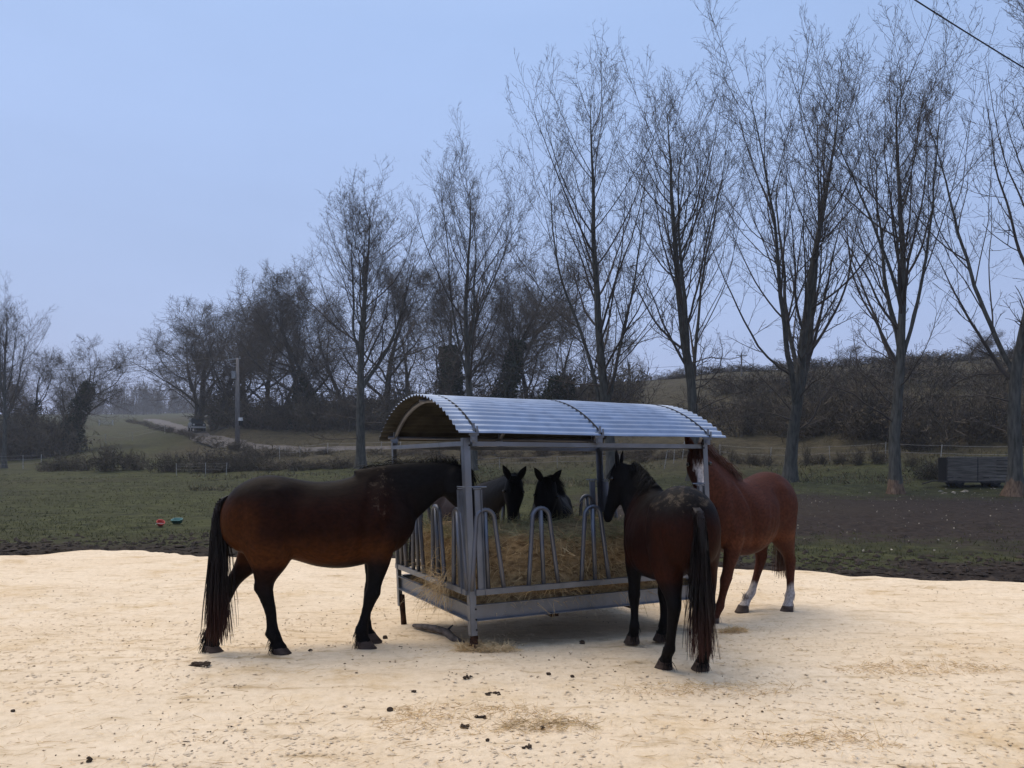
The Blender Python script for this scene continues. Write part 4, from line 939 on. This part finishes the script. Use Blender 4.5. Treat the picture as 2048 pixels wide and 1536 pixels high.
    n_ = 160; P = poll+Nn*.045+Sd*(g.random(n_)-.5)[:, None]*.09-A*.01+g.normal(0, .006, (n_, 3)); Vm, Fm = ribbons(P*s, A+Nn*.2+g.normal(0, .12, (n_, 3)), g.uniform(.10, .22, n_)*s, g.uniform(.004, .008, n_)*s, .1, 4, g, .06)
    obj('forelock', mesh_np('forelock', Vm, Fm, hair), root)
    # tail: dock plus strands
    n_ = tail_n; P0 = np.array([-.80, 0, 1.36]); dock = cat_rom([(-.66, 0, 1.41-croup), (-.78, 0, 1.39-croup), (-.835, tail_side*.02, 1.31-croup), (-.86, tail_side*.04, 1.14), (-.865, tail_side*.07, .97), (-.865, tail_side*.09, .80)], 24)
    tb = MB(); tb.rings([np.c_[dk[0]+r_*np.cos(a[::2]), dk[1]+r_*np.sin(a[::2])*1.0, dk[2]+0*a[::2]+r_*.3*np.cos(a[::2])] for dk, r_ in zip(dock, np.interp(np.linspace(0, 1, 24), [0, .3, .7, 1], [.02, .048*tail_w, .05*tail_w, .02]))])
    to = obj('tail', tb.mesh('tail', tailhair, True), root); to.data.transform(Matrix.Scale(s, 4))
    k = g.integers(6, 24, n_); aa_ = g.random(n_)*6.283; rr_ = .05*tail_w*np.sqrt(g.random(n_)); P = dock[k]+np.c_[rr_*np.cos(aa_), rr_*np.sin(aa_)*1.2, 0*rr_]
    zend = np.clip(.10+(1-tail_len)*.8+np.abs(g.normal(0, .34, n_)), .07, 1); Lh = np.maximum(P[:, 2]-zend, .15)
    D = np.c_[np.cos(aa_)*.07*spread-.01, np.sin(aa_)*.08*spread, -np.ones(n_)]
    Vm, Fm = ribbons(P*s, D, Lh*s, g.uniform(.005, .012, n_)*s, .20, 9, g, .042)
    obj('tail_hair', mesh_np('tail_hair', Vm, Fm, tailhair), to)
    # fetlock hair
    Ps, Ds = [], []
    for hk in hoofs:
        m_ = 110; zz = g.uniform(.06, .22, m_); Ps.append(np.c_[hk[0]-.045+g.normal(0, .012, m_), hk[1]+g.normal(0, .022, m_), zz]); Ds.append(np.c_[np.full(m_, -.5), g.normal(0, .3, m_), np.full(m_, -.9)])
    P = np.concatenate(Ps); Vm, Fm = ribbons(P*s, np.concatenate(Ds), g.uniform(.04, .11, len(P))*s, g.uniform(.004, .008, len(P))*s, .3, 3, g, .12)
    obj('fetlock_hair', mesh_np('fetlock_hair', Vm, Fm, hair if fl is None else fl), root, kind='stuff')
    return root
def mixc(a, b, f): return np.asarray(a)*(1-f[:, None])+np.asarray(b)*f[:, None]
BLK = (.0055, .0052, .0058)
def bay_coat(main, belly_c, back_c, legz=.72, fleck=0.0, fleck_rump=0.0, headc=BLK):
    def f(x, y, z, head, neck, th, L):
        n = vnoise(x*3+5, z*3+y*2, 3); n2 = fbm(x*7, z*7+y*5, 3, 14)
        c = np.tile(np.array(main), (len(x), 1))*(.75+.5*n2)[:, None]
        c = mixc(c, belly_c, sstep(1.08, .80, z+.1*(n-.5))*sstep(.78, .86, z+.06)*(np.abs(x) < .75))
        c = mixc(c, back_c, sstep(1.22, 1.50, z+.14*(n-.5)))
        c = mixc(c, np.array(belly_c)*.9, .8*sstep(-.45, -.62, x)*sstep(.85, 1.0, z)*sstep(1.38, 1.15, z))
        c = mixc(c, BLK, sstep(legz+.12, legz-.12, z+.14*(n-.5)+.12*(x < 0)))
        c = mixc(c, BLK, np.clip(neck*1.0, 0, 1)); c = mixc(c, headc, np.clip(head, 0, 1))
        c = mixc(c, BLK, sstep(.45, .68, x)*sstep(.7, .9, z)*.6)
        fk = .8*fleck*np.exp(-((x-.50)/.26)**2)*sstep(.8, 1.2, z)*sstep(.3, .6, fbm(x*4, z*4, 2, 77))+fleck_rump*sstep(.0, -.35, x)*sstep(1.25, 1.45, z)
        return c, np.clip(fk, 0, 1)
    return f
def chestnut_coat(x, y, z, head, neck, th, L):
    n2 = fbm(x*6, z*6+y*5, 3, 14)
    c = np.tile(np.array((.057, .0195, .0118)), (len(x), 1))*(.8+.4*n2)[:, None]
    c = mixc(c, (.10, .034, .016), sstep(.98, .84, z)*sstep(.76, .84, z)*.8)
    W_ = (.34, .31, .30)
    for sx_, lim in ((-1, .34),):
        m_ = ((x*1.0 > 0) == (sx_ > 0)); e_ = .05*vnoise(x*20, y*20, 4)
        c = mixc(c, W_, m_*sstep(lim+.02, lim-.04, z+e_))
    c = mixc(c, (.016, .008, .007), sstep(.80, .95, th[0])*(head > .5)*.7)
    wv = np.abs(th[2]+.004*np.sin(th[0]*20))
    bl = sstep(.17, .21, th[0])*sstep(.98, .9, th[0])*sstep(np.where(th[0] < .36, .060, .032)+.006, np.where(th[0] < .36, .060, .032)-.006, wv)*(th[1] > -.06)*(head > .3)
    c = mixc(c, (.68, .65, .65), bl)
    return c, 0*x
# left bay: standing across the left end, neck stretched over the trough
SA = 1.03
horse('bay horse with long black tail at the left, neck stretched behind the nearest feeder post', (-1.70, 6.72, gz(-1.70, 6.72)-.005), R(19), SA,
      np.array([-.46, 6.98, 1.65]), (.30, .12, -.95), (.93, .25, .30),
      {'hr': (.15, .0, .15), 'hl': (-.42, -.02, .04), 'fr': (-.26, .01), 'fl': (-.17, -.02)}, bay_coat((.0165, .0050, .0026), (.055, .0180, .0052), (.0070, .0042, .0033), fleck=1.0, fleck_rump=.35),
      hair=M_hairK, tailhair=M_hairT, tail_side=-.6, tail_n=1300, tail_w=.72, belly=.90, croup=.05, nk=.88, ctrl=(.80, .0, 1.40), spread=.6, lt=1.3)
# dark bay seen from behind
horse('dark bay horse seen from behind with black tail and straw on its rump', (1.315, 6.42, gz(1.315, 6.42)-.005), R(97), .935,
      np.array([1.055, 7.30, 1.672]), (-.30, .12, -.93), (-.80, .40, .35),
      {'hl': (.08, .02), 'hr': (.0, .0), 'fl': (-.10, .02), 'fr': (-.02, .0)}, bay_coat((.0115, .0038, .0027), (.024, .0072, .0040), (.0046, .0040, .0043), legz=.80, fleck_rump=.9),
      tail_side=-.3, tail_n=850, belly=1.03, mane_side=1, ctrl=(.80, .02, 1.40), tail_w=.82, tail_len=.93, lt=1.3, tailhair=M_hairT)
# chestnut with a blaze
horse('chestnut horse with white blaze and white hind socks at the right end of the feeder', (2.74, 8.78, gz(2.74, 8.78)-.005), R(223), 1.085,
      np.array([1.985, 8.02, 1.84]), (.03, -.22, -.97), (-.12, -.97, .22),
      {'hl': (-.02, .06), 'hr': (.34, -.02, -.02), 'fl': (.02, -.20), 'fr': (.06, .0)}, chestnut_coat, hair=M_hairCh, tailhair=M_hairCh, tail_side=-.2, tail_n=700, tail_len=.72, tail_w=.85, ctrl=(.82, .0, 1.58), fl=mat('sock_hair', (.25, .22, .21), .8, .2), lt=1.3)
# two dark horses facing the camera behind the feeder
horse('dark brown horse facing the camera behind the feeder, left of the black one', (-.62, 9.95, gz(-.62, 9.95)-.005), R(-64), .96,
      np.array([.025, 8.62, 1.52]), (-.05, -.18, -.97), (-.05, -.97, .22), {}, bay_coat((.020, .013, .012), (.024, .014, .011), (.026, .020, .020), headc=BLK), hair=M_hairK, tail_n=500, ctrl=(.82, -.02, 1.36), hs=1.1, earout=.5)
horse('black horse with pricked ears facing the camera across the feeder', (.52, 9.78, gz(.52, 9.78)-.005), R(-94), .93,
      np.array([.395, 8.46, 1.50]), (-.07, -.14, -.97), (.0, -.97, .20), {}, bay_coat((.0035, .0033, .0035), (.004, .0033, .0033), (.0042, .004, .0045)), hair=M_hairK, tail_n=500, ctrl=(.86, .02, 1.34), hs=1.3, earout=.62)

# ------------------------------------------------------------------ board trailer, pole, wires, fences, car, tubs
M_board = mat('weathered_board', (.085, .074, .062), .95, .05, col2=(.19, .168, .145), vscale=3, stretch=(.6, 4, 6), bump=.4)
M_black = mat('black_rubber', (.008, .008, .009), .8, .2)
M_iron = mat('dark_iron', (.02, .019, .02), .7, .3, col2=(.045, .04, .038))
tp_ = at(1945, 38.6); trl = empty('board_trailer', tp_, R(-9)); tag(trl, 'low grey trailer with weathered board sides between the two gnawed poplars', 'trailer')
W_, H0, H1 = 2.85, .30, 1.50
for s_, x0, x1 in ((0, -W_/2, -.02), (1, .02, W_/2)):
    for k in range(7):
        hh = (H1-H0)/7; mb = MB(); mb.box(((x0+x1)/2, -.6+random.uniform(-.008, .008), H0+hh*(k+.5)), (x1-x0-.01, .03, hh-.03)); mb.build('board', M_board, trl)
for x in (-W_/2, 0, W_/2):
    mb = MB(); mb.box((x, -.565, (H0+H1)/2), (.06, .03, H1-H0+.06)); mb.build('upright', M_iron, trl)
mb = MB(); mb.box((0, -.6, H1+.02), (W_+.06, .07, .035)); mb.build('top_edge', mat('pale_rail', (.18, .17, .16), .7, .3), trl)
mb = MB(); mb.box((0, 0, H0-.04), (W_, 1.25, .08)); mb.build('bed', M_iron, trl)
for x in (-W_/2+.015, W_/2-.015):
    mb = MB(); mb.box((x, .02, (H0+H1)/2), (.03, 1.16, H1-H0)); mb.build('end_board', M_black, trl)
mb = MB(); mb.box((0, .6, (H0+H1)/2), (W_, .03, H1-H0)); mb.build('back_board', M_board, trl)
for x in (-.85, .85):
    for y in (-.5, .5):
        mb = MB(); mb.tube([(x, y-.08, .24), (x, y-.06, .24), (x, y+.06, .24), (x, y+.08, .24)], [.22, .25, .25, .22], 16); w_ = mb.build('wheel', M_black, trl)
        mb = MB(); mb.tube([(x, y-.085, .24), (x, y+.085, .24)], .11, 12); mb.build('rim', M_iron, w_)
mb = MB(); mb.tube([(-W_/2, 0, .3), (-W_/2-.5, 0, .28), (-W_/2-1.0, 0, .12)], .035, 8); mb.build('drawbar', M_iron, trl)
# utility pole
M_pole = mat('grey_pole_wood', (.12, .11, .105), .85, .2, col2=(.22, .205, .195), vscale=3, stretch=(5, 5, .5), bump=.3)
M_grey = mat('grey_metal_box', (.20, .21, .22), .5, .4); M_wht = mat('white_enamel', (.55, .55, .54), .5, .4, var=.1)
pb = at(475, 92); pz = CAMZ+(HOR-716)/FPX*92-pb[2]
pole = empty('utility_pole', pb, R(-20)); tag(pole, 'grey twin utility pole with crossarm and boxes beside the track', 'utility pole')
for x in (-.17, .17):
    mb = MB(); mb.tube([(x, 0, -.5), (x*.9, 0, pz*.5), (x*.45, 0, pz)], [.17, .15, .11], 10); mb.build('pole_leg', M_pole, pole, True)
mb = MB(); mb.beam((-1.5, 0, pz-.12), (.45, 0, pz-.06), .10, .12); mb.build('crossarm', M_grey, pole)
for x in (-1.4, -.7, .35):
    mb = MB(); mb.tube([(x, 0, pz-.02), (x, 0, pz+.08), (x, 0, pz+.1), (x, 0, pz+.2)], [.03, .03, .06, .04], 8); mb.build('insulator', M_grey, pole)
mb = MB(); mb.box((-.42, 0, pz-2.1), (.55, .5, .8)); mb.box((-.42, 0, pz-1.65), (.6, .55, .1)); mb.build('transformer', M_grey, pole)
for z in (pz-1.0, pz-.65): 
    mb = MB(); mb.beam((-.7, 0, z), (.1, 0, z), .05, .05); mb.build('bracket', M_grey, pole)
mb = MB(); mb.box((.52, -.05, 3.2), (.5, .3, .38), None, .8); mb.build('meter_hood', M_wht, pole)
mb = MB(); mb.box((.5, -.03, 2.7), (.34, .26, .6)); mb.build('meter_box', M_black, pole)
M_wire = mat('cable', (.02, .02, .022), .6, .3)
def wire(pts, r, label, sag=.0):
    P = np.array(pts, float); t = np.linspace(0, 1, 30)[:, None]; Q = P[0]*(1-t)+P[1]*t; Q[:, 2] -= sag*4*(t*(1-t))[:, 0]
    mb = MB(); mb.tube(Q, r, 4); o = Q[0]; mb.build('overhead_wire', M_wire, None, False, o, label=label, cat='wire').location = o
def pix(px, py, d): return np.array([(px-1024)/FPX*d, d, CAMZ+(HOR-py)/FPX*d])
wire([pix(456, 718, 92.3), pix(-250, 772, 112)], .024, 'lower overhead wire running left from the utility pole crossarm', .9)
wire([pix(466, 712, 92.1), pix(-250, 738, 150)], .026, 'upper overhead wire running left above the far track', 1.2)
wire([pix(480, 716, 92), pix(1483, 722, 112)], .018, 'overhead wire running right from the utility pole through the wood', 1.6)
wire([pix(1600, -150, 15.5), pix(2330, 300, 21)], .020, 'thick overhead wire slanting across the top right corner of the sky', .12)
hp_ = at(1483, 112); mb = MB(); mb.tube([(0, 0, -.4), (0, 0, CAMZ+(HOR-706)/FPX*112-hp_[2])], [.13, .1], 8); hpo = empty('utility_pole', hp_); tag(hpo, 'thin distant utility pole on the hill crest right of feeder', 'utility pole'); mb.build('pole', M_pole, hpo)
mb = MB(); zt_ = CAMZ+(HOR-708)/FPX*112-hp_[2]; mb.beam((-.8, 0, zt_-.2), (.8, 0, zt_-.2), .1, .1); mb.build('crossarm', M_grey, hpo)
# electric fences
M_fpost = mat('white_plastic_post', (.34, .33, .31), .6, .3, var=.25); M_tape = mat('white_fence_tape', (.22, .215, .21), .7, .2, var=.2)
def fence(label, posts, h, tapes, rpost=.022, tw=.016, lean=0):
    P = [at(px, d) for px, d in posts]; o = P[0]; e = empty('electric_fence', o); tag(e, label, 'fence')
    g = np.random.default_rng(int(posts[0][0])+505); tops = []
    for p in P:
        ln = g.normal(0, .06, 2)+np.array([lean, 0]); mb = MB(); hh = h*g.uniform(.92, 1.08); tpv = p+[ln[0]*h, ln[1]*h, hh]; tops.append((p, tpv)); mb.tube([p-[0, 0, .15], tpv], rpost, 6); mb.build('post', M_fpost, e, False, o)
    for f in tapes:
        pts = []
        for (p0, t0), (p1, t1) in zip(tops[:-1], tops[1:]):
            a, b = p0*(1-f)+t0*f, p1*(1-f)+t1*f
            for q in np.linspace(0, 1, 6, endpoint=False): pts.append(a*(1-q)+b*q-[0, 0, .05*4*q*(1-q)])
        pts.append(tops[-1][0]*(1-f)+tops[-1][1]*f); mb = MB(); mb.tube(pts, tw, 4); mb.build('tape', M_tape, e, False, o)
    return e
fence('short white post-and-tape fence on the left meadow edge behind the bay tail', [(353, 61.0), (411, 60.5), (452, 60)], 1.05, (.5, .75, .95), .022, .005)
fence('white tape fence beside the slim poplar at the far left', [(-40, 84), (46, 82), (82, 81)], 1.5, (.4, .7, .95), .03, .009)
fence('white tape fence crossing the sloping left field', [(160, 116), (212, 117), (265, 121), (330, 133)], 1.5, (.55, .95), .035, .016)
fence('white tape fence behind the feeder between the front posts', [(820, 56), (905, 56.5), (1000, 57), (1115, 57), (1240, 55.5)], 1.0, (.55, .95), .018, .010)
fence('three slanting white posts seen through the right half of the feeder', [(1328, 53), (1347, 55), (1364, 56.5)], 1.35, (.9,), .024, .008, .18)
fence('white tape fence running along the track behind the left poplar', [(560, 76), (600, 75.5), (655, 75), (760, 73.5), (800, 73)], 1.25, (.5, .95), .025, .012)
fence('pale wire fence along the foot of the right bank', [(1440, 54.5), (1540, 52), (1660, 50), (1770, 48.5), (1880, 47), (2060, 45)], 1.2, (.55, .95), .022, .011)
# car coming down the track
M_paint = mat('dull_green_paint', (.035, .042, .036), .4, .5, var=.1); M_glass = mat('car_glass', (.05, .06, .07), .05, .8, var=.05); M_lamp = mat('headlamp_glass', (.6, .6, .58), .15, .6, var=.05)
i0 = int(np.argmin(np.abs(cy-127))); cp_ = np.array([cx[i0]+.2, cy[i0], float(zc_[i0])+.2]); dirv = np.array([cx[i0-3]-cx[i0+3], cy[i0-3]-cy[i0+3]]); ya = math.atan2(-dirv[1], -dirv[0])
car = empty('car', cp_, ya); car.scale = (1.25,)*3; tag(car, 'dark green off-road car with pale bumper coming down the track', 'car')
mb = MB(); mb.box((0, 0, .78), (4.2, 1.75, .5)); mb.box((1.35, 0, 1.06), (1.4, 1.66, .12), None, .95); mb.build('body', M_paint, car)
mb = MB(); mb.box((-.6, 0, 1.42), (2.7, 1.66, .80), None, .86); mb.build('cabin', M_paint, car)
mb = MB(); mb.box((.70, 0, 1.42), (.06, 1.36, .52), np.array(Matrix.Rotation(R(-14), 3, 'Y'))); mb.build('windscreen', M_glass, car)
for y in (-1, 1):
    for x in (.1, -1.1):
        mb = MB(); mb.box((x, y*.785, 1.45), (.85, .04, .44)); mb.build('side_window', M_glass, car)
    mb = MB(); mb.tube([(2.10, y*.62, .86), (2.16, y*.62, .86)], .13, 12); mb.build('headlight', M_lamp, car)
    for x in (-1.35, 1.4):
        mb = MB(); mb.tube([(x, y*.72, .38), (x, y*.90, .38)], .38, 16); w_ = mb.build('wheel', M_black, car)
        mb = MB(); mb.tube([(x, y*.895, .38), (x, y*.92, .38)], .2, 12); mb.build('rim', M_grey, w_)
mb = MB(); mb.box((2.16, 0, .52), (.14, 1.8, .2)); mb.build('bumper', M_wht, car)
mb = MB(); mb.box((2.11, 0, .86), (.04, .9, .26)); mb.build('grille', M_black, car)
# small white field gate on the far left rise
gp = at(212, 182); gt = empty('field_gate', gp, R(5)); tag(gt, 'small white field gate on the far rise left of the track', 'gate')
for x in (-1.6, 1.6): 
    mb = MB(); mb.box((x, 0, .7), (.16, .16, 1.5)); mb.build('gate_post', M_fpost, gt)
for z in (.4, .75, 1.1):
    mb = MB(); mb.box((0, 0, z), (3.0, .06, .10)); mb.build('rail', M_fpost, gt)
# tubs on the meadow
M_red = mat('red_plastic', (.42, .04, .025), .5, .4, var=.15); M_teal = mat('teal_plastic', (.03, .13, .125), .5, .4, var=.15)
q = on(320, 1054); q[2] += .02; tub = empty('feed_tub', q, .4); tub.scale = (.8,)*3; tag(tub, 'small red plastic tub lying tipped on the left meadow', 'tub')
mb = MB(); a = np.linspace(0, 2*np.pi, 18, endpoint=False); mb.rings([np.c_[r_*np.cos(a), r_*np.sin(a), 0*a+z] for r_, z in ((.09, 0), (.115, .06), (.13, .13), (.142, .135), (.142, .15), (.122, .15), (.10, .05), (.08, .02))]); tb_ = mb.build('bowl', M_red, tub, True); tb_.rotation_euler = (R(35), R(14), 0); tb_.location = (0, 0, .04)
mb = MB(); mb.tube([(.14*math.cos(t), -.02, .14+.12*math.sin(t)) for t in np.linspace(0, np.pi, 12)], .007, 6); hn = mb.build('handle', M_wht, tub); hn.rotation_euler = (R(70), 0, 0); hn.location = (0, .02, .05)
q = on(355, 1048); q[2] += .03; tub = empty('feed_trough', q, -.1); tub.scale = (.8,)*3; tag(tub, 'shallow teal plastic trough lying right of the red tub', 'trough')
mb = MB(); rr = []
def rrect(w_, h_, z): 
    a = np.linspace(0, 2*np.pi, 28, endpoint=False); return np.c_[w_*np.sign(np.cos(a))*np.abs(np.cos(a))**.35, h_*np.sign(np.sin(a))*np.abs(np.sin(a))**.35, 0*a+z]
mb.rings([rrect(.15, .10, 0), rrect(.175, .125, .13), rrect(.19, .14, .135), rrect(.19, .14, .15), rrect(.165, .115, .15), rrect(.145, .095, .02)]); o = mb.build('basin', M_teal, tub, True); o.rotation_euler = (R(18), 0, 0)
for x in (-.2, .2):
    mb = MB(); mb.box((x, 0, .13), (.03, .1, .02)); mb.build('grip', M_teal, tub).rotation_euler = (R(18), 0, 0)

# dung and clods on the sand
M_dung = mat('dry_dung', (.035, .024, .017), .95, .1, col2=(.09, .065, .045), vscale=25, bump=.8, bscale=70)
M_crumb = mat('dark_crumbs', (.05, .034, .02), .95, .1, col2=(.24, .16, .095), vscale=2)
def clod(px, py, wpx, hpx, label, n=1, seed=0, m=None):
    q = on_sand(px, py+hpx*.4); k = q[1]/FPX; g = np.random.default_rng(seed+900); mb = MB()
    n = n*4 if n > 1 else 1
    for c in range(n):
        o = np.array([g.uniform(-.5, .5)*wpx*k*(n > 1), g.uniform(-.5, .5)*wpx*k*.6*(n > 1), 0]); w_ = wpx*k/2*(.9 if n == 1 else g.uniform(.16, .42)); h_ = max(hpx*k*.5*(1 if n == 1 else g.uniform(.3, .8)), .007)
        th = np.linspace(0, np.pi, 7)[1:-1]; a = np.linspace(0, 2*np.pi, 9, endpoint=False); rr = []
        for t in th[::-1]:
            r_ = 1+.22*g.normal(size=9); rr.append(np.c_[w_*np.sin(t)*np.cos(a)*r_, w_*.8*np.sin(t)*np.sin(a)*r_, h_*np.cos(t)+h_*.55+0*a]+o)
        mb.rings(rr)
    return obj('dung', mb.mesh('dung', m or M_dung, True), None, q, label=label, cat='dung', group='dung and clods on the sand')
def on_sand(px, py):
    ds = np.geomspace(2.5, 16, 2500); xs_ = (px-1024)/FPX*ds; zs = sand_z(xs_, ds); i = int(np.argmax(HOR+(CAMZ-zs)/ds*FPX <= py)); return np.array([xs_[i], ds[i], zs[i]])
for k, (px, py, wpx, hpx, n, lab) in enumerate([
    (1164, 1284, 13, 11, 1, 'round dark dung ball in the shade before the feeder trough'), (400, 1326, 36, 9, 5, 'flat scatter of dark dung below the bay horse tail'), (780, 1418, 15, 11, 1, 'grey-brown dung ball alone in the left foreground sand'),
    (963, 1433, 24, 11, 2, 'dark flat clod on the foreground straw patch'), (931, 1451, 26, 11, 3, 'broken dark clod just below left of the foreground straw patch clod'), (1085, 1455, 13, 10, 1, 'small brown clod beside the reddish straw patch'),
    (1052, 1490, 20, 13, 2, 'pointed dark clod at the bottom centre of the sand'), (975, 1480, 11, 8, 1, 'small clod just left of the bottom centre clod'), (178, 1518, 12, 15, 1, 'dark clod near the bottom left corner'),
    (1145, 1352, 9, 7, 1, 'small dark clod below the feeder, right one of a pair'), (1097, 1347, 10, 7, 1, 'small dark clod below the feeder, left one of a pair'), (938, 1352, 19, 9, 2, 'reddish flat clod just below the nearest feeder foot'),
    (986, 1386, 27, 8, 3, 'curved row of dark crumbs above the foreground straw patch'), (828, 1382, 12, 6, 1, 'small flat clod left of the curved row of crumbs'), (745, 1167, 10, 7, 1, 'tiny clod on the sand beneath the bay horse belly'),
    (770, 1274, 12, 9, 1, 'dark dung ball just right of the bay horse front hooves'), (26, 1421, 10, 6, 1, 'tiny clod at the left edge of the sand'), (620, 1300, 9, 6, 1, 'tiny clod right of the bay horse near hind hoof')]):
    clod(px, py, wpx, hpx, lab, n, k)
def blobs(name, P, size, flat, m, label, cat, seed):
    g = np.random.default_rng(seed); n = len(P); base = np.array([[1, 0, 0], [0, 1, 0], [-1, 0, 0], [0, -1, 0], [0, 0, 1], [0, 0, -1]], float)
    T_ = np.array([[0, 1, 4], [1, 2, 4], [2, 3, 4], [3, 0, 4], [1, 0, 5], [2, 1, 5], [3, 2, 5], [0, 3, 5]])
    a = g.random(n)*6.283; c, s_ = np.cos(a), np.sin(a); sx_ = size*g.uniform(.4, 1.6, n); B = base[None]*(1+.3*g.normal(size=(n, 6, 1))); B = B*np.stack([sx_*g.uniform(.7, 1.8, n), sx_, sx_*flat], -1)[:, None]
    V = np.stack([B[..., 0]*c[:, None]-B[..., 1]*s_[:, None], B[..., 0]*s_[:, None]+B[..., 1]*c[:, None], B[..., 2]], -1)+P[:, None]
    return obj(name, mesh_np(name, V.reshape(-1, 3), (T_[None]+(np.arange(n)*6)[:, None, None]).reshape(-1, 3), m), None, label=label, cat=cat, kind='stuff')
g = np.random.default_rng(500)
def sand_pts(n):
    d = 3.6*(14/3.6)**g.random(n); x = (g.uniform(-60, 2110, n)-1024)/FPX*d; ok = d < edge_y(x)-.15; x, d = x[ok], d[ok]; return np.c_[x, d, sand_z(x, d)+.003]
P = sand_pts(2400); P = P[fbm(P[:, 0]*.7, P[:, 1]*.7, 3, 51) > .50]
blobs('crumbs', P, .0065, .5, M_crumb, 'dark crumbs scattered over the pale sand', 'crumbs', 1)
P = sand_pts(9000); P = P[fbm(P[:, 0]*.6, P[:, 1]*.6, 3, 52) > .44]
blobs('sand_lumps', P, .010, .4, M_sand, 'small sand lumps over the trampled sand', 'sand', 2)
P = sand_pts(5000); P = P[fbm(P[:, 0]*.5, P[:, 1]*.5, 3, 53) > .42]; n = len(P)
V, F = ribbons(P+[0, 0, .004], g.normal(0, 1, (n, 3))*[1, 1, .06], g.uniform(.03, .14, n), g.uniform(.002, .005, n), 0, 2, g, .12)
obj('loose_straw', mesh_np('loose_straw', V, F, M_pale), None, label='single straws strewn over the sand', cat='straw', kind='stuff')
# churned mud lumps beyond the sand
def meadow_pts(n, d0, d1, p=1.0, u0=-80, u1=2130):
    d = d0+(d1-d0)*g.random(n)**p; x = (g.uniform(u0, u1, n)-1024)/FPX*d; return x, d
def ground_h(x, y):
    """height of the modelled meadow sheet (mud relief included)"""
    e_ = y-edge_y(x); m_ = sstep(3.2, .2, e_-(fbm(x*.5, y*.5, 3, 4)-.5)*4); u_ = 1024+FPX*x/y
    pc = sstep(1000, 1350, u_)*np.exp(-((y-27-(u_-1600)*-.006)/9)**2)*1.0; m_ = np.clip(np.maximum(m_, pc*(.55+1.1*fbm(x*.4, y*.8, 3, 9))), 0, 1)
    return T(x, y)+m_*(fbm(x*2.2, y*2.2, 4, 3)-.5)*.22*sstep(40, 20, y)+(fbm(x*1.5, y*1.5, 3, 6)-.5)*.07*sstep(60, 10, np.hypot(x, y)), m_
M_mudl = mat('mud_lump', (.014, .010, .008), .9, .2, col2=(.05, .038, .03), vscale=1.5)
x, d = meadow_pts(9000, 9, 19, 1.2); e_ = d-edge_y(x); ok = (e_ > .05) & (g.random(len(x)) < sstep(4.5, .3, e_)); x, d = x[ok], d[ok]; h_, _ = ground_h(x, d)
blobs('mud_lumps', np.c_[x, d, h_+.01], .05, .55, M_mudl, 'churned dark mud along the far edge of the sand', 'mud', 3)
# grass
M_grass = mat('short_grass', (.036, .042, .015), .8, .15, col2=(.10, .098, .038), vscale=1.1)
M_drygr = mat('dry_grass', (.05, .043, .024), .9, .1, col2=(.17, .145, .085), vscale=1)
x, d = meadow_pts(90000, 10, 60, 1.6); h_, m_ = ground_h(x, d); ok = (d-edge_y(x) > .1) & (g.random(len(x)) > m_*1.15) & (fbm(x*.6, d*.6, 3, 61) > .36); x, d, h_ = x[ok], d[ok], h_[ok]; n = len(x)
V, F = ribbons(np.c_[x, d, h_-.01], g.normal(0, .55, (n, 3))+[0, 0, 1], g.uniform(.03, .085, n), g.uniform(.009, .02, n)*(.6+d/30), 0, 1, g, .1)
obj('grass', mesh_np('grass', V, F, M_grass), None, label='short trodden meadow grass', cat='grass', kind='stuff')
x, d = meadow_pts(34000, 40, 120, 1.3, 380, 2130); u_ = 1024+FPX*x/d; h_ = T(x, d); ok = fbm(x*.25, d*.25, 3, 62) > .5; x, d, h_ = x[ok], d[ok], h_[ok]; n = len(x)
V, F = ribbons(np.c_[x, d, h_-.02], g.normal(0, .5, (n, 3))+[0, 0, 1], g.uniform(.12, .42, n), g.uniform(.03, .07, n), .2, 2, g, .2)
obj('rough_grass', mesh_np('rough_grass', V, F, M_drygr), None, label='rough dry grass on the banks beyond the meadow', cat='grass', kind='stuff')
# pale leaves and chips on the right meadow
M_leaf = mat('pale_leaf', (.16, .14, .10), .8, .2, col2=(.38, .34, .28), vscale=5)
x, d = meadow_pts(560, 15, 44, 1, 1180, 2130); h_, _ = ground_h(x, d); C = np.c_[x, d, h_+.03]
V, F = leaves_np(g, C, .028); obj('fallen_leaves', mesh_np('fallen_leaves', V, F, M_leaf), None, label='pale fallen leaves and chips dotted over the right meadow', cat='leaves', kind='stuff')
x = 24.0*np.ones(26)+g.normal(0, 1.8, 26)-1.8; d = 36.8+g.normal(0, .6, 26); h_, _ = ground_h(x, d)
blobs('rubble', np.c_[x, d, h_+.03], .07, .5, M_leaf, 'pale rubble and sticks in front of the board trailer', 'rubble', 4)

# ------------------------------------------------------------------ air
hz = bpy.data.materials.new('haze'); hz.use_nodes = True; t = hz.node_tree; t.nodes.clear()
ho = N(t, 'ShaderNodeOutputMaterial'); hv = N(t, 'ShaderNodeVolumePrincipled'); hv.inputs['Density'].default_value = .0005; hv.inputs['Color'].default_value = (.80, .87, 1, 1); hv.inputs['Anisotropy'].default_value = .2
t.links.new(hv.outputs[0], ho.inputs['Volume'])
mb = MB(); zlo = float(GZ.min())-1.2; mb.box((0, 0, (zlo+46)/2), (1400, 1400, 46-zlo)); mb.build('haze', hz, None, kind='stuff', label='thin bluish evening haze over the fields', cat='haze')
